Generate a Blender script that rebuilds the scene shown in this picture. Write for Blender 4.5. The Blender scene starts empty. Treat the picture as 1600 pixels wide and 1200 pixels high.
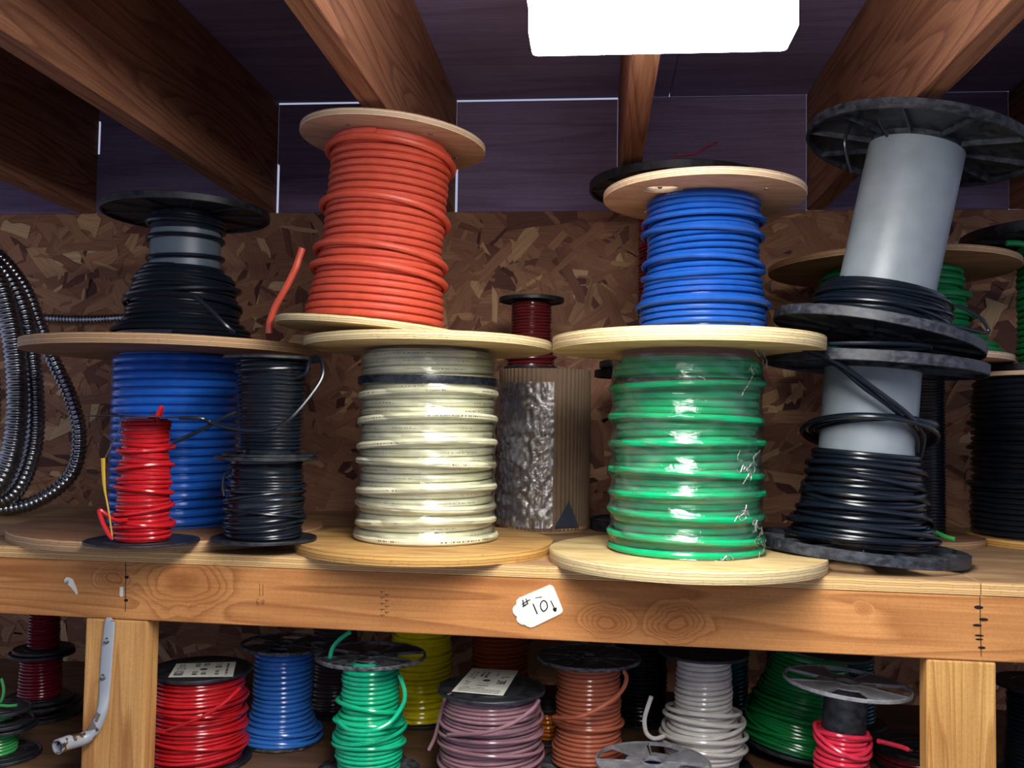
import bpy, bmesh, math, random
import numpy as np
from mathutils import Vector, Matrix

SC = bpy.context.scene
COL = SC.collection
PI = math.pi

# ------------------------------------------------------------------ camera
F = 1450.0                                   # focal length in pixels of a 1600 px wide frame
YAW, PITCH, ROLL = 0.0913, 0.0450, 0.0160
_cy, _sy, _cp, _sp = math.cos(YAW), math.sin(YAW), math.cos(PITCH), math.sin(PITCH)
FWD = np.array([-_sy*_cp, _cy*_cp, _sp])
_r0 = np.array([_cy, _sy, 0.0]); _u0 = np.cross(_r0, FWD)
_cr, _sr = math.cos(ROLL), math.sin(ROLL)
RGT = _r0*_cr + _u0*_sr; UP = -_r0*_sr + _u0*_cr
CAM = np.array([0.0, 0.0, 1.6])              # eye height above the floor

cam_d = bpy.data.cameras.new('camera'); cam = bpy.data.objects.new('camera', cam_d); COL.objects.link(cam)
cam_d.sensor_fit = 'HORIZONTAL'; cam_d.sensor_width = 36.0; cam_d.lens = 36.0*F/1600.0
cam_d.clip_start = 0.02
mw = Matrix.Identity(4)
for i in range(3):
    mw[i][0], mw[i][1], mw[i][2], mw[i][3] = RGT[i], UP[i], -FWD[i], CAM[i]
cam.matrix_world = mw
SC.camera = cam

# ------------------------------------------------------------------ world + exposure
SC.view_settings.view_transform = 'Standard'; SC.view_settings.look = 'None'
SC.view_settings.gamma = 1.0; SC.view_settings.exposure = 0.12
SC.view_settings.use_curve_mapping = False
world = bpy.data.worlds.new('World'); SC.world = world; world.use_nodes = True
bg = world.node_tree.nodes['Background']
bg.inputs[0].default_value = (0.66, 0.72, 1.0, 1); bg.inputs[1].default_value = 0.55
LED_STRENGTH = 27.0

# ------------------------------------------------------------------ measuring helpers: a sight line cut by a real plane gives a real point
def ray(x, y): return FWD + RGT*(x-800)/F - UP*(y-600)/F
def atY(x, y, Y):
    d = ray(x, y); return CAM + d*(Y/d[1])
def atZ(x, y, Z):
    d = ray(x, y); return CAM + d*((Z-CAM[2])/d[2])
def depth_of(P): return float((np.array(P)-CAM) @ FWD)

def lin(r, g, b):
    f = lambda c: (c/255)/12.92 if c/255 <= .04045 else ((c/255+.055)/1.055)**2.4
    return (f(r), f(g), f(b), 1)

# ------------------------------------------------------------------ mesh builder
class MB:
    def __init__(s): s.v = []; s.f = []; s.n = 0; s.uv = {}; s.col = []
    def add(s, V, Fc):
        V = np.asarray(V, float).reshape(-1, 3)
        o = s.n; s.v.append(V); s.n += len(V)
        s.f.extend([tuple(int(i)+o for i in f) for f in Fc]); return o
    def box(s, x0, x1, y0, y1, z0, z1, M=None):
        V = np.array([(x0,y0,z0),(x1,y0,z0),(x1,y1,z0),(x0,y1,z0),(x0,y0,z1),(x1,y0,z1),(x1,y1,z1),(x0,y1,z1)], float)
        if M is not None: V = V @ np.array(M)[:3,:3].T + np.array(M)[:3,3]
        s.add(V, [(0,3,2,1),(4,5,6,7),(0,1,5,4),(1,2,6,5),(2,3,7,6),(3,0,4,7)])
    def lathe(s, prof, seg=64, a0=0.0, a1=2*PI, c=(0,0,0)):
        """closed profile [(r,z)...] turned about z"""
        full = abs(a1-a0-2*PI) < 1e-6
        n = len(prof); m = seg if full else seg+1
        A = a0 + (a1-a0)*np.arange(m)/seg
        P = np.array(prof)
        V = np.zeros((m, n, 3))
        V[:,:,0] = np.cos(A)[:,None]*P[None,:,0]+c[0]; V[:,:,1] = np.sin(A)[:,None]*P[None,:,0]+c[1]; V[:,:,2] = P[None,:,1]+c[2]
        Fc = []
        for i in range(seg):
            j = (i+1) % m
            for k in range(n):
                l = (k+1) % n
                Fc.append((i*n+k, j*n+k, j*n+l, i*n+l))
        if not full:
            Fc.append(tuple(range(n))); Fc.append(tuple(range((m-1)*n+n-1, (m-1)*n-1, -1)))
        s.add(V.reshape(-1,3), Fc)
    def rev_open(s, rs, zs, seg=64):
        n = len(rs); A = 2*PI*np.arange(seg)/seg
        V = np.zeros((seg, n, 3)); R = np.array(rs); Z = np.array(zs)
        V[:,:,0] = np.cos(A)[:,None]*R; V[:,:,1] = np.sin(A)[:,None]*R; V[:,:,2] = Z
        Fc = [(i*n+k, ((i+1)%seg)*n+k, ((i+1)%seg)*n+k+1, i*n+k+1) for i in range(seg) for k in range(n-1)]
        s.add(V.reshape(-1,3), Fc)
    def disc(s, r, z, seg=48, up=True, c=(0,0)):
        A = 2*PI*np.arange(seg)/seg
        V = np.stack([np.cos(A)*r+c[0], np.sin(A)*r+c[1], np.full(seg, z)], 1)
        s.add(V, [tuple(range(seg)) if up else tuple(range(seg-1,-1,-1))])
    def cyl(s, r, z0, z1, seg=32, c=(0,0)):
        A = 2*PI*np.arange(seg)/seg
        V = np.concatenate([np.stack([np.cos(A)*r+c[0], np.sin(A)*r+c[1], np.full(seg, z)], 1) for z in (z0, z1)])
        Fc = [(i, (i+1)%seg, seg+(i+1)%seg, seg+i) for i in range(seg)] + [tuple(range(seg-1,-1,-1)), tuple(range(seg, 2*seg))]
        s.add(V, Fc)
    def tube(s, P, r, k=7, closed=False, cap=True):
        P = np.asarray(P, float); n = len(P)
        rr = np.full(n, r) if np.isscalar(r) else np.asarray(r)
        if closed: T = np.roll(P,-1,0)-np.roll(P,1,0)
        else: T = np.gradient(P, axis=0)
        T /= np.maximum(np.linalg.norm(T, axis=1), 1e-12)[:,None]
        N = np.zeros_like(P)
        a = np.array([0,0,1.0]) if abs(T[0][2]) < .9 else np.array([1.0,0,0])
        v = a-T[0]*(a@T[0]); v /= np.linalg.norm(v)
        for i in range(n):
            v = v-T[i]*(v@T[i]); v = v/np.linalg.norm(v); N[i] = v
        B = np.cross(T, N)
        A = 2*PI*np.arange(k)/k
        V = P[:,None,:] + rr[:,None,None]*(np.cos(A)[None,:,None]*N[:,None,:] + np.sin(A)[None,:,None]*B[:,None,:])
        Fc = []
        m = n if closed else n-1
        for i in range(m):
            j = (i+1) % n
            for q in range(k):
                p = (q+1) % k
                Fc.append((i*k+q, i*k+p, j*k+p, j*k+q))
        if not closed and cap:
            Fc.append(tuple(range(k-1,-1,-1))); Fc.append(tuple(range((n-1)*k, n*k)))
        s.add(V.reshape(-1,3), Fc)
    def prism(s, pts, z0, z1):
        n = len(pts)
        V = [(x,y,z0) for x,y in pts] + [(x,y,z1) for x,y in pts]
        s.add(V, [tuple(range(n-1,-1,-1)), tuple(range(n,2*n))] + [(i,(i+1)%n,n+(i+1)%n,n+i) for i in range(n)])
    def xf(s, M):
        M = np.array(M); s.v = [V @ M[:3,:3].T + M[:3,3] for V in s.v]; return s
    def build(s, name, mat, parent=None, smooth=True, angle=35, bevel=0):
        me = bpy.data.meshes.new(name)
        V = np.concatenate(s.v) if s.v else np.zeros((0,3))
        me.from_pydata(V.tolist(), [], s.f); me.update()
        if mat: me.materials.append(mat)
        if smooth:
            me.shade_smooth(); me.set_sharp_from_angle(angle=math.radians(angle))
        o = bpy.data.objects.new(name, me); COL.objects.link(o)
        if parent: o.parent = parent
        if bevel:
            b = o.modifiers.new('bevel', 'BEVEL'); b.width = bevel; b.segments = 2; b.limit_method = 'ANGLE'; b.angle_limit = math.radians(40)
        return o

def crom(pts, n=10, closed=False):
    P = np.asarray(pts, float); out = []
    m = len(P); rng = range(m) if closed else range(m-1)
    for i in rng:
        if closed: p0, p1, p2, p3 = P[i-1], P[i], P[(i+1)%m], P[(i+2)%m]
        else: p0, p1, p2, p3 = P[max(i-1,0)], P[i], P[i+1], P[min(i+2,m-1)]
        for t in np.arange(n)/n:
            out.append(.5*((2*p1)+(-p0+p2)*t+(2*p0-5*p1+4*p2-p3)*t*t+(-p0+3*p1-3*p2+p3)*t**3))
    if not closed: out.append(P[-1])
    return np.array(out)

def empty(name, loc=(0,0,0), rot=None):
    o = bpy.data.objects.new(name, None); COL.objects.link(o); o.empty_display_size = .05
    o.location = tuple(float(c) for c in loc)
    if rot: o.rotation_euler = rot
    return o
def tag(o, label=None, cat=None, group=None, kind=None):
    if label: o['label'] = label
    if cat: o['category'] = cat
    if group: o['group'] = group
    if kind: o['kind'] = kind
    return o

# ------------------------------------------------------------------ materials
def mat_new(name):
    m = bpy.data.materials.new(name); m.use_nodes = True
    nt = m.node_tree; b = nt.nodes['Principled BSDF']
    return m, nt, b
def N(nt, t, **kw):
    n = nt.nodes.new(t)
    for k, v in kw.items():
        if k.startswith('i_'): n.inputs[int(k[2:])].default_value = v
        else: setattr(n, k, v)
    return n
def L(nt, a, b): nt.links.new(a, b)
def ramp(nt, fac, stops):
    r = nt.nodes.new('ShaderNodeValToRGB'); L(nt, fac, r.inputs[0])
    e = r.color_ramp.elements
    while len(e) > 1: e.remove(e[0])
    e[0].position = stops[0][0]; e[0].color = stops[0][1]
    for p, c in stops[1:]:
        q = e.new(p); q.color = c
    return r.outputs[0]
def mapping(nt, scale, src='Object', rot=(0,0,0), loc=(0,0,0)):
    tc = nt.nodes.new('ShaderNodeTexCoord'); mp = nt.nodes.new('ShaderNodeMapping')
    mp.inputs['Scale'].default_value = scale; mp.inputs['Rotation'].default_value = rot; mp.inputs['Location'].default_value = loc
    L(nt, tc.outputs[src], mp.inputs[0]); return mp.outputs[0]
def bump(nt, b, h, strength=.3, dist=.001):
    n = nt.nodes.new('ShaderNodeBump'); n.inputs['Strength'].default_value = strength; n.inputs['Distance'].default_value = dist
    L(nt, h, n.inputs['Height']); L(nt, n.outputs[0], b.inputs['Normal'])

def M_wire(name, rgb, rough=.18, dirt=.2, coat=0.0, dust=(.35,.33,.30,1)):
    m, nt, b = mat_new(name)
    nz = N(nt, 'ShaderNodeTexNoise'); L(nt, mapping(nt, (60,60,60)), nz.inputs[0]); nz.inputs['Scale'].default_value = 1; nz.inputs['Detail'].default_value = 3
    c = lin(*rgb); d = tuple(x*.86 for x in c[:3])+(1,)
    col = ramp(nt, nz.outputs[0], [(.3, d), (.62, c)])
    L(nt, col, b.inputs['Base Color'])
    rr = N(nt, 'ShaderNodeMapRange'); L(nt, nz.outputs[0], rr.inputs[0]); rr.inputs[3].default_value = rough+.12*dirt; rr.inputs[4].default_value = rough
    L(nt, rr.outputs[0], b.inputs['Roughness'])
    b.inputs['Specular IOR Level'].default_value = .5
    return m

def M_lumber(name, axis, light, dark, knots=(), ring=26, rough=.7, off=(0,0,0), fine=.5, warp=.25, across=9):
    """sawn lumber; grain runs along `axis`; knots = [(x, z, radius)] in object space on the broad face"""
    m, nt, b = mat_new(name)
    tc = N(nt, 'ShaderNodeTexCoord')
    mp = N(nt, 'ShaderNodeMapping'); L(nt, tc.outputs['Object'], mp.inputs[0]); mp.inputs['Location'].default_value = off
    sc = [across]*3; sc[axis] = .55
    mp2 = N(nt, 'ShaderNodeMapping'); L(nt, mp.outputs[0], mp2.inputs[0]); mp2.inputs['Scale'].default_value = sc
    n1 = N(nt, 'ShaderNodeTexNoise'); n1.inputs['Scale'].default_value = 1.1; n1.inputs['Detail'].default_value = 2; n1.inputs['Distortion'].default_value = warp
    L(nt, mp2.outputs[0], n1.inputs[0])
    val = n1.outputs[0]; kmask = None
    nk = N(nt, 'ShaderNodeTexNoise'); nk.inputs['Scale'].default_value = 22; nk.inputs['Detail'].default_value = 3; L(nt, tc.outputs['Object'], nk.inputs[0])
    ks = N(nt, 'ShaderNodeVectorMath', operation='MULTIPLY_ADD'); L(nt, nk.outputs['Color'], ks.inputs[0]); ks.inputs[1].default_value = (.03,.03,.03); ks.inputs[2].default_value = (-.015,-.015,-.015)
    kw = N(nt, 'ShaderNodeVectorMath', operation='ADD'); L(nt, tc.outputs['Object'], kw.inputs[0]); L(nt, ks.outputs[0], kw.inputs[1])
    for (kx, kz, kr) in knots:
        vm = N(nt, 'ShaderNodeVectorMath', operation='SUBTRACT'); L(nt, kw.outputs[0], vm.inputs[0]); vm.inputs[1].default_value = (kx, 0, kz)
        vs = N(nt, 'ShaderNodeVectorMath', operation='MULTIPLY'); L(nt, vm.outputs[0], vs.inputs[0]); vs.inputs[1].default_value = (.62, 0, 1)
        ln = N(nt, 'ShaderNodeVectorMath', operation='LENGTH'); L(nt, vs.outputs[0], ln.inputs[0])
        mr = N(nt, 'ShaderNodeMapRange', interpolation_type='SMOOTHERSTEP'); L(nt, ln.outputs['Value'], mr.inputs[0])
        mr.inputs[1].default_value = 0; mr.inputs[2].default_value = kr; mr.inputs[3].default_value = .42; mr.inputs[4].default_value = 0
        ad = N(nt, 'ShaderNodeMath', operation='ADD'); L(nt, val, ad.inputs[0]); L(nt, mr.outputs[0], ad.inputs[1]); val = ad.outputs[0]
        if kmask is None: kmask = mr.outputs[0]
        else:
            ak = N(nt, 'ShaderNodeMath', operation='ADD'); L(nt, kmask, ak.inputs[0]); L(nt, mr.outputs[0], ak.inputs[1]); kmask = ak.outputs[0]
    mu = N(nt, 'ShaderNodeMath', operation='MULTIPLY'); L(nt, val, mu.inputs[0]); mu.inputs[1].default_value = ring
    fr = N(nt, 'ShaderNodeMath', operation='FRACT'); L(nt, mu.outputs[0], fr.inputs[0])
    sc2 = [330, 330, 330]; sc2[axis] = 7
    mp3 = N(nt, 'ShaderNodeMapping'); L(nt, mp.outputs[0], mp3.inputs[0]); mp3.inputs['Scale'].default_value = sc2
    n2 = N(nt, 'ShaderNodeTexNoise'); n2.inputs['Scale'].default_value = 1; n2.inputs['Detail'].default_value = 4; L(nt, mp3.outputs[0], n2.inputs[0])
    n3 = N(nt, 'ShaderNodeTexNoise'); n3.inputs['Scale'].default_value = 3.5; n3.inputs['Detail'].default_value = 3; L(nt, mp.outputs[0], n3.inputs[0])
    n6 = N(nt, 'ShaderNodeTexNoise'); n6.inputs['Scale'].default_value = 240; n6.inputs['Detail'].default_value = 2; n6.inputs['Distortion'].default_value = 1.5; L(nt, mp.outputs[0], n6.inputs[0])
    lc, dc = lin(*light), lin(*dark); mixc = lambda t: tuple((1-t)*a+t*c for a, c in zip(lc, dc))
    c1 = ramp(nt, fr.outputs[0], [(0, lc), (.5, mixc(.12)), (.9, mixc(.62)), (1, mixc(.1))])
    mx = N(nt, 'ShaderNodeMix', data_type='RGBA', blend_type='MULTIPLY'); mx.inputs[0].default_value = fine
    L(nt, c1, mx.inputs[6]); L(nt, ramp(nt, n2.outputs[0], [(.32, (.58,.5,.43,1)), (.62, (1,1,1,1))]), mx.inputs[7])
    mx2 = N(nt, 'ShaderNodeMix', data_type='RGBA', blend_type='MULTIPLY'); mx2.inputs[0].default_value = .55
    L(nt, mx.outputs[2], mx2.inputs[6]); L(nt, ramp(nt, n3.outputs[0], [(.34, (.70,.56,.46,1)), (.6, (1,1,1,1))]), mx2.inputs[7])
    mx3 = N(nt, 'ShaderNodeMix', data_type='RGBA', blend_type='MULTIPLY'); mx3.inputs[0].default_value = .3
    L(nt, mx2.outputs[2], mx3.inputs[6]); L(nt, ramp(nt, n6.outputs[0], [(.4, (.74,.66,.55,1)), (.55, (1,1,1,1))]), mx3.inputs[7])
    out = mx3.outputs[2]
    if kmask is not None:
        mk = N(nt, 'ShaderNodeMix', data_type='RGBA', blend_type='MULTIPLY'); L(nt, kmask, mk.inputs[0]); L(nt, out, mk.inputs[6]); mk.inputs[7].default_value = (.55,.36,.24,1); out = mk.outputs[2]
    L(nt, out, b.inputs['Base Color']); b.inputs['Roughness'].default_value = rough
    b.inputs['Specular IOR Level'].default_value = .25
    bump(nt, b, n2.outputs[0], .35, .0008)
    return m

def M_plywood(name, face, face_dark, edge_l, edge_d, layers=5, th=.019, rough=.6, scale=1.0):
    """face grain on horizontal faces, ply lines on the edge (object z from 0 to th)"""
    m, nt, b = mat_new(name)
    tc = N(nt, 'ShaderNodeTexCoord'); ge = N(nt, 'ShaderNodeNewGeometry')
    sx = N(nt, 'ShaderNodeSeparateXYZ'); L(nt, tc.outputs['Object'], sx.inputs[0])
    sn = N(nt, 'ShaderNodeSeparateXYZ'); L(nt, tc.outputs['Normal'], sn.inputs[0])
    ab = N(nt, 'ShaderNodeMath', operation='ABSOLUTE'); L(nt, sn.outputs[2], ab.inputs[0])
    gt = N(nt, 'ShaderNodeMath', operation='GREATER_THAN'); L(nt, ab.outputs[0], gt.inputs[0]); gt.inputs[1].default_value = .6
    mp = N(nt, 'ShaderNodeMapping'); L(nt, tc.outputs['Object'], mp.inputs[0]); mp.inputs['Scale'].default_value = (5*scale, 22*scale, 5)
    n1 = N(nt, 'ShaderNodeTexNoise'); n1.inputs['Scale'].default_value = 1.5; n1.inputs['Detail'].default_value = 6; n1.inputs['Distortion'].default_value = .6; L(nt, mp.outputs[0], n1.inputs[0])
    mp4 = N(nt, 'ShaderNodeMapping'); L(nt, tc.outputs['Object'], mp4.inputs[0]); mp4.inputs['Scale'].default_value = (20, 160, 20)
    n4 = N(nt, 'ShaderNodeTexNoise'); n4.inputs['Scale'].default_value = 1.5; n4.inputs['Detail'].default_value = 4; L(nt, mp4.outputs[0], n4.inputs[0])
    cf0 = ramp(nt, n1.outputs[0], [(.3, lin(*face_dark)), (.6, lin(*face))])
    mf = N(nt, 'ShaderNodeMix', data_type='RGBA', blend_type='MULTIPLY'); mf.inputs[0].default_value = .6
    L(nt, cf0, mf.inputs[6]); L(nt, ramp(nt, n4.outputs[0], [(.3, (.62,.56,.5,1)), (.6, (1,1,1,1))]), mf.inputs[7])
    # edge
    nw = N(nt, 'ShaderNodeTexNoise'); nw.inputs['Scale'].default_value = 30; nw.inputs['Detail'].default_value = 3; L(nt, tc.outputs['Object'], nw.inputs[0])
    wb = N(nt, 'ShaderNodeMath', operation='MULTIPLY_ADD'); L(nt, nw.outputs[0], wb.inputs[0]); wb.inputs[1].default_value = th*.18; L(nt, sx.outputs[2], wb.inputs[2])
    mu = N(nt, 'ShaderNodeMath', operation='MULTIPLY'); L(nt, wb.outputs[0], mu.inputs[0]); mu.inputs[1].default_value = layers*.5/th
    fr = N(nt, 'ShaderNodeMath', operation='FRACT'); L(nt, mu.outputs[0], fr.inputs[0])
    ce = ramp(nt, fr.outputs[0], [(0, lin(*edge_d)), (.09, lin(*edge_l)), (.47, lin(*edge_l)), (.53, lin(*edge_d)), (.6, tuple(.75*x for x in lin(*edge_l)[:3])+(1,)), (.93, tuple(.85*x for x in lin(*edge_l)[:3])+(1,)), (1, lin(*edge_d))])
    n5 = N(nt, 'ShaderNodeTexNoise'); n5.inputs['Scale'].default_value = 140; n5.inputs['Detail'].default_value = 3; L(nt, tc.outputs['Object'], n5.inputs[0])
    me = N(nt, 'ShaderNodeMix', data_type='RGBA', blend_type='MULTIPLY'); me.inputs[0].default_value = .28
    L(nt, ce, me.inputs[6]); L(nt, ramp(nt, n5.outputs[0], [(.28, (.35,.28,.22,1)), (.44, (1,1,1,1))]), me.inputs[7])
    mx = N(nt, 'ShaderNodeMix', data_type='RGBA'); L(nt, gt.outputs[0], mx.inputs[0]); L(nt, me.outputs[2], mx.inputs[6]); L(nt, mf.outputs[2], mx.inputs[7])
    L(nt, mx.outputs[2], b.inputs['Base Color']); b.inputs['Roughness'].default_value = rough; b.inputs['Specular IOR Level'].default_value = .3
    bump(nt, b, n4.outputs[0], .25, .0006)
    return m

def M_plastic(name, rgb, rough=.42, scratch=.5, dust=(90,94,104)):
    m, nt, b = mat_new(name)
    n1 = N(nt, 'ShaderNodeTexNoise'); n1.inputs['Scale'].default_value = 70; n1.inputs['Detail'].default_value = 8; n1.inputs['Roughness'].default_value = .7
    L(nt, mapping(nt, (1,1,1.6)), n1.inputs[0])
    c, d = lin(*rgb), lin(*dust)
    mid = tuple(a*(1-scratch)+q*scratch for a, q in zip(c, d))
    L(nt, ramp(nt, n1.outputs[0], [(.42, c), (.68, mid)]), b.inputs['Base Color'])
    L(nt, ramp(nt, n1.outputs[0], [(.4, (rough,)*3+(1,)), (.7, (min(1,rough+.25),)*3+(1,))]), b.inputs['Roughness'])
    bump(nt, b, n1.outputs[0], .15, .0004)
    return m

def M_metal(name, rgb, rough=.35, metallic=1.0):
    m, nt, b = mat_new(name)
    n1 = N(nt, 'ShaderNodeTexNoise'); n1.inputs['Scale'].default_value = 60; n1.inputs['Detail'].default_value = 4; L(nt, mapping(nt, (1,1,1)), n1.inputs[0])
    c = lin(*rgb)
    L(nt, ramp(nt, n1.outputs[0], [(.35, tuple(x*.6 for x in c[:3])+(1,)), (.6, c)]), b.inputs['Base Color'])
    b.inputs['Metallic'].default_value = metallic; b.inputs['Roughness'].default_value = rough
    return m

def M_plain(name, rgb, rough=.6, spec=.4):
    m, nt, b = mat_new(name)
    n1 = N(nt, 'ShaderNodeTexNoise'); n1.inputs['Scale'].default_value = 25; n1.inputs['Detail'].default_value = 4; L(nt, mapping(nt, (1,1,1)), n1.inputs[0])
    c = lin(*rgb)
    L(nt, ramp(nt, n1.outputs[0], [(.3, tuple(x*.82 for x in c[:3])+(1,)), (.65, c)]), b.inputs['Base Color'])
    b.inputs['Roughness'].default_value = rough; b.inputs['Specular IOR Level'].default_value = spec
    return m

def M_film(name, haze=.10, wr=140, strength=.6, tint=(.93,.95,.97,1), gloss=1.3, base=.03, rough=.09, patch=.3):
    m = bpy.data.materials.new(name); m.use_nodes = True; nt = m.node_tree
    for n in list(nt.nodes): nt.nodes.remove(n)
    out = N(nt, 'ShaderNodeOutputMaterial')
    tr = N(nt, 'ShaderNodeBsdfTransparent'); tr.inputs[0].default_value = tint
    gl = N(nt, 'ShaderNodeBsdfGlossy'); gl.inputs['Roughness'].default_value = rough; gl.inputs[0].default_value = (1,1,1,1)
    df = N(nt, 'ShaderNodeBsdfDiffuse'); df.inputs[0].default_value = (.85,.88,.88,1)
    nz = N(nt, 'ShaderNodeTexNoise'); nz.inputs['Scale'].default_value = 1; nz.inputs['Detail'].default_value = 5; nz.inputs['Distortion'].default_value = 1.2
    L(nt, mapping(nt, (wr*.35, wr*.35, wr)), nz.inputs[0])
    bp = N(nt, 'ShaderNodeBump'); bp.inputs['Strength'].default_value = strength; bp.inputs['Distance'].default_value = .002; L(nt, nz.outputs[0], bp.inputs['Height'])
    L(nt, bp.outputs[0], gl.inputs['Normal'])
    fn = N(nt, 'ShaderNodeFresnel'); fn.inputs[0].default_value = 1.5; L(nt, bp.outputs[0], fn.inputs['Normal'])
    ma = N(nt, 'ShaderNodeMath', operation='MULTIPLY_ADD'); L(nt, fn.outputs[0], ma.inputs[0]); ma.inputs[1].default_value = gloss; ma.inputs[2].default_value = base; ma.use_clamp = True
    np_ = N(nt, 'ShaderNodeTexNoise'); np_.inputs['Scale'].default_value = 1; np_.inputs['Detail'].default_value = 4; np_.inputs['Distortion'].default_value = .8
    L(nt, mapping(nt, (9, 9, 34)), np_.inputs[0])
    mr = N(nt, 'ShaderNodeMapRange'); L(nt, np_.outputs[0], mr.inputs[0]); mr.inputs[1].default_value = .5; mr.inputs[2].default_value = .72; mr.inputs[3].default_value = haze; mr.inputs[4].default_value = haze+patch
    m1 = N(nt, 'ShaderNodeMixShader'); L(nt, mr.outputs[0], m1.inputs[0]); L(nt, tr.outputs[0], m1.inputs[1]); L(nt, df.outputs[0], m1.inputs[2])
    m2 = N(nt, 'ShaderNodeMixShader'); L(nt, ma.outputs[0], m2.inputs[0]); L(nt, m1.outputs[0], m2.inputs[1]); L(nt, gl.outputs[0], m2.inputs[2])
    L(nt, m2.outputs[0], out.inputs[0])
    return m

def M_osb():
    m, nt, b = mat_new('strand_board')
    at = N(nt, 'ShaderNodeAttribute', attribute_name='tone')
    uv = N(nt, 'ShaderNodeUVMap', uv_map='grain')
    mp = N(nt, 'ShaderNodeMapping'); mp.inputs['Scale'].default_value = (12, 300, 1); L(nt, uv.outputs[0], mp.inputs[0])
    n1 = N(nt, 'ShaderNodeTexNoise'); n1.inputs['Scale'].default_value = 1; n1.inputs['Detail'].default_value = 4; L(nt, mp.outputs[0], n1.inputs[0])
    c = ramp(nt, at.outputs['Fac'], [(0, lin(84,48,40)), (.12, lin(134,88,66)), (.5, lin(166,118,86)), (.8, lin(184,138,100)), (.93, lin(206,164,118)), (1, lin(222,188,138))])
    mx = N(nt, 'ShaderNodeMix', data_type='RGBA', blend_type='MULTIPLY'); mx.inputs[0].default_value = .75
    L(nt, c, mx.inputs[6]); L(nt, ramp(nt, n1.outputs[0], [(.3, (.6,.52,.48,1)), (.6, (1,1,1,1))]), mx.inputs[7])
    L(nt, mx.outputs[2], b.inputs['Base Color']); b.inputs['Roughness'].default_value = .62; b.inputs['Specular IOR Level'].default_value = .3
    bump(nt, b, n1.outputs[0], .3, .0006)
    return m

MAT = dict(
    post=M_lumber('post_lumber', 2, (216,164,100), (158,100,54), ring=12, off=(3,1,2)),
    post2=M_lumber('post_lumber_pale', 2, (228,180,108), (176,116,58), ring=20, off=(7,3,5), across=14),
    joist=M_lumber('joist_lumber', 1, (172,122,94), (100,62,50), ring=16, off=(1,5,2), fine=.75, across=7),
    ceil=M_lumber('ceiling_plywood', 0, (164,150,196), (136,120,160), ring=4, off=(4,4,4), warp=.1),  # lavender cast is the lamp's glare put into the plywood colour
    block=M_lumber('blocking_boards', 0, (146,128,164), (118,100,132), ring=5, off=(9,4,4), warp=.1),  # the lamp's purple glare is painted into these boards as well
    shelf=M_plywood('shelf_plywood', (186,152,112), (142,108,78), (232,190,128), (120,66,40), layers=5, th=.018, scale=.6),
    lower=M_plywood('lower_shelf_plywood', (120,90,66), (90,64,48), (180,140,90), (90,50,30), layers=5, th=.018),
    ply_pale=M_plywood('pale_flange_plywood', (218,194,140), (186,156,104), (226,206,156), (140,104,66), layers=5, th=.02),
    ply_gold=M_plywood('golden_flange_plywood', (204,162,100), (160,116,64), (220,170,96), (116,70,34), layers=4, th=.02),
    ply_brown=M_plywood('brown_flange_plywood', (164,120,86), (130,92,66), (196,158,116), (96,64,44), layers=4, th=.014),
    ply_pink=M_plywood('pinkish_flange_plywood', (206,168,142), (180,138,112), (232,204,168), (134,98,70), layers=4, th=.014),
    black_plastic=M_plastic('black_plastic', (14,17,22), .4, .28),
    black_worn=M_plastic('worn_black_plastic', (24,27,33), .42, .6, (92,97,108)),
    silver=M_plastic('silvery_worn_plastic', (120,122,126), .3, .6, (190,190,192)),
    grey_pvc=M_plain('grey_tube', (142,152,158), .38, .5),
    grey_shaded=M_plain('shaded_grey_tube', (92,106,118), .4, .5), rimworn=M_plastic('scuffed_black_plastic', (30,33,38), .4, .8, (140,143,148)),  # the darker tube grey has shade put into its colour, for spool D
    card=M_plain('cardboard', (124,104,84), .85, .1),
    core=M_plain('brown_card_core', (150,112,96), .8, .2),
    conduit=M_metal('dark_conduit_metal', (166,172,180), .24),
    steel=M_metal('painted_steel', (150,155,162), .38, .35),
    bare=M_metal('bare_steel', (150,140,126), .35, .9),
    screw=M_metal('screw_steel', (190,190,188), .25),
    paper=M_plain('white_card', (240,240,226), .8, .2),
    ink=M_plain('black_ink', (26,28,30), .6, .2),
    labelink=M_plain('grey_print', (70,70,76), .7, .2),
    tape=M_plastic('black_tape', (26,32,38), .2, .2),
    film=M_film('stretch_film', .015, 120, .7, (.99,.995,.995,1), gloss=.7, base=.03, rough=.08, patch=.08),
    film2=M_film('stretch_film_crinkled', .06, 260, 1.0, (.97,.98,.99,1), gloss=2.2, base=.16, rough=.16, patch=.35),
    copper=M_metal('copper', (214,128,92), .3),
    strap=M_plain('yellow_strap', (196,160,52), .5, .4),
    white_body=M_plain('white_lamp_body', (235,236,238), .4, .4),
    concrete=M_plain('concrete', (126,118,110), .9, .2),
    osb=M_osb(),
)
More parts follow.
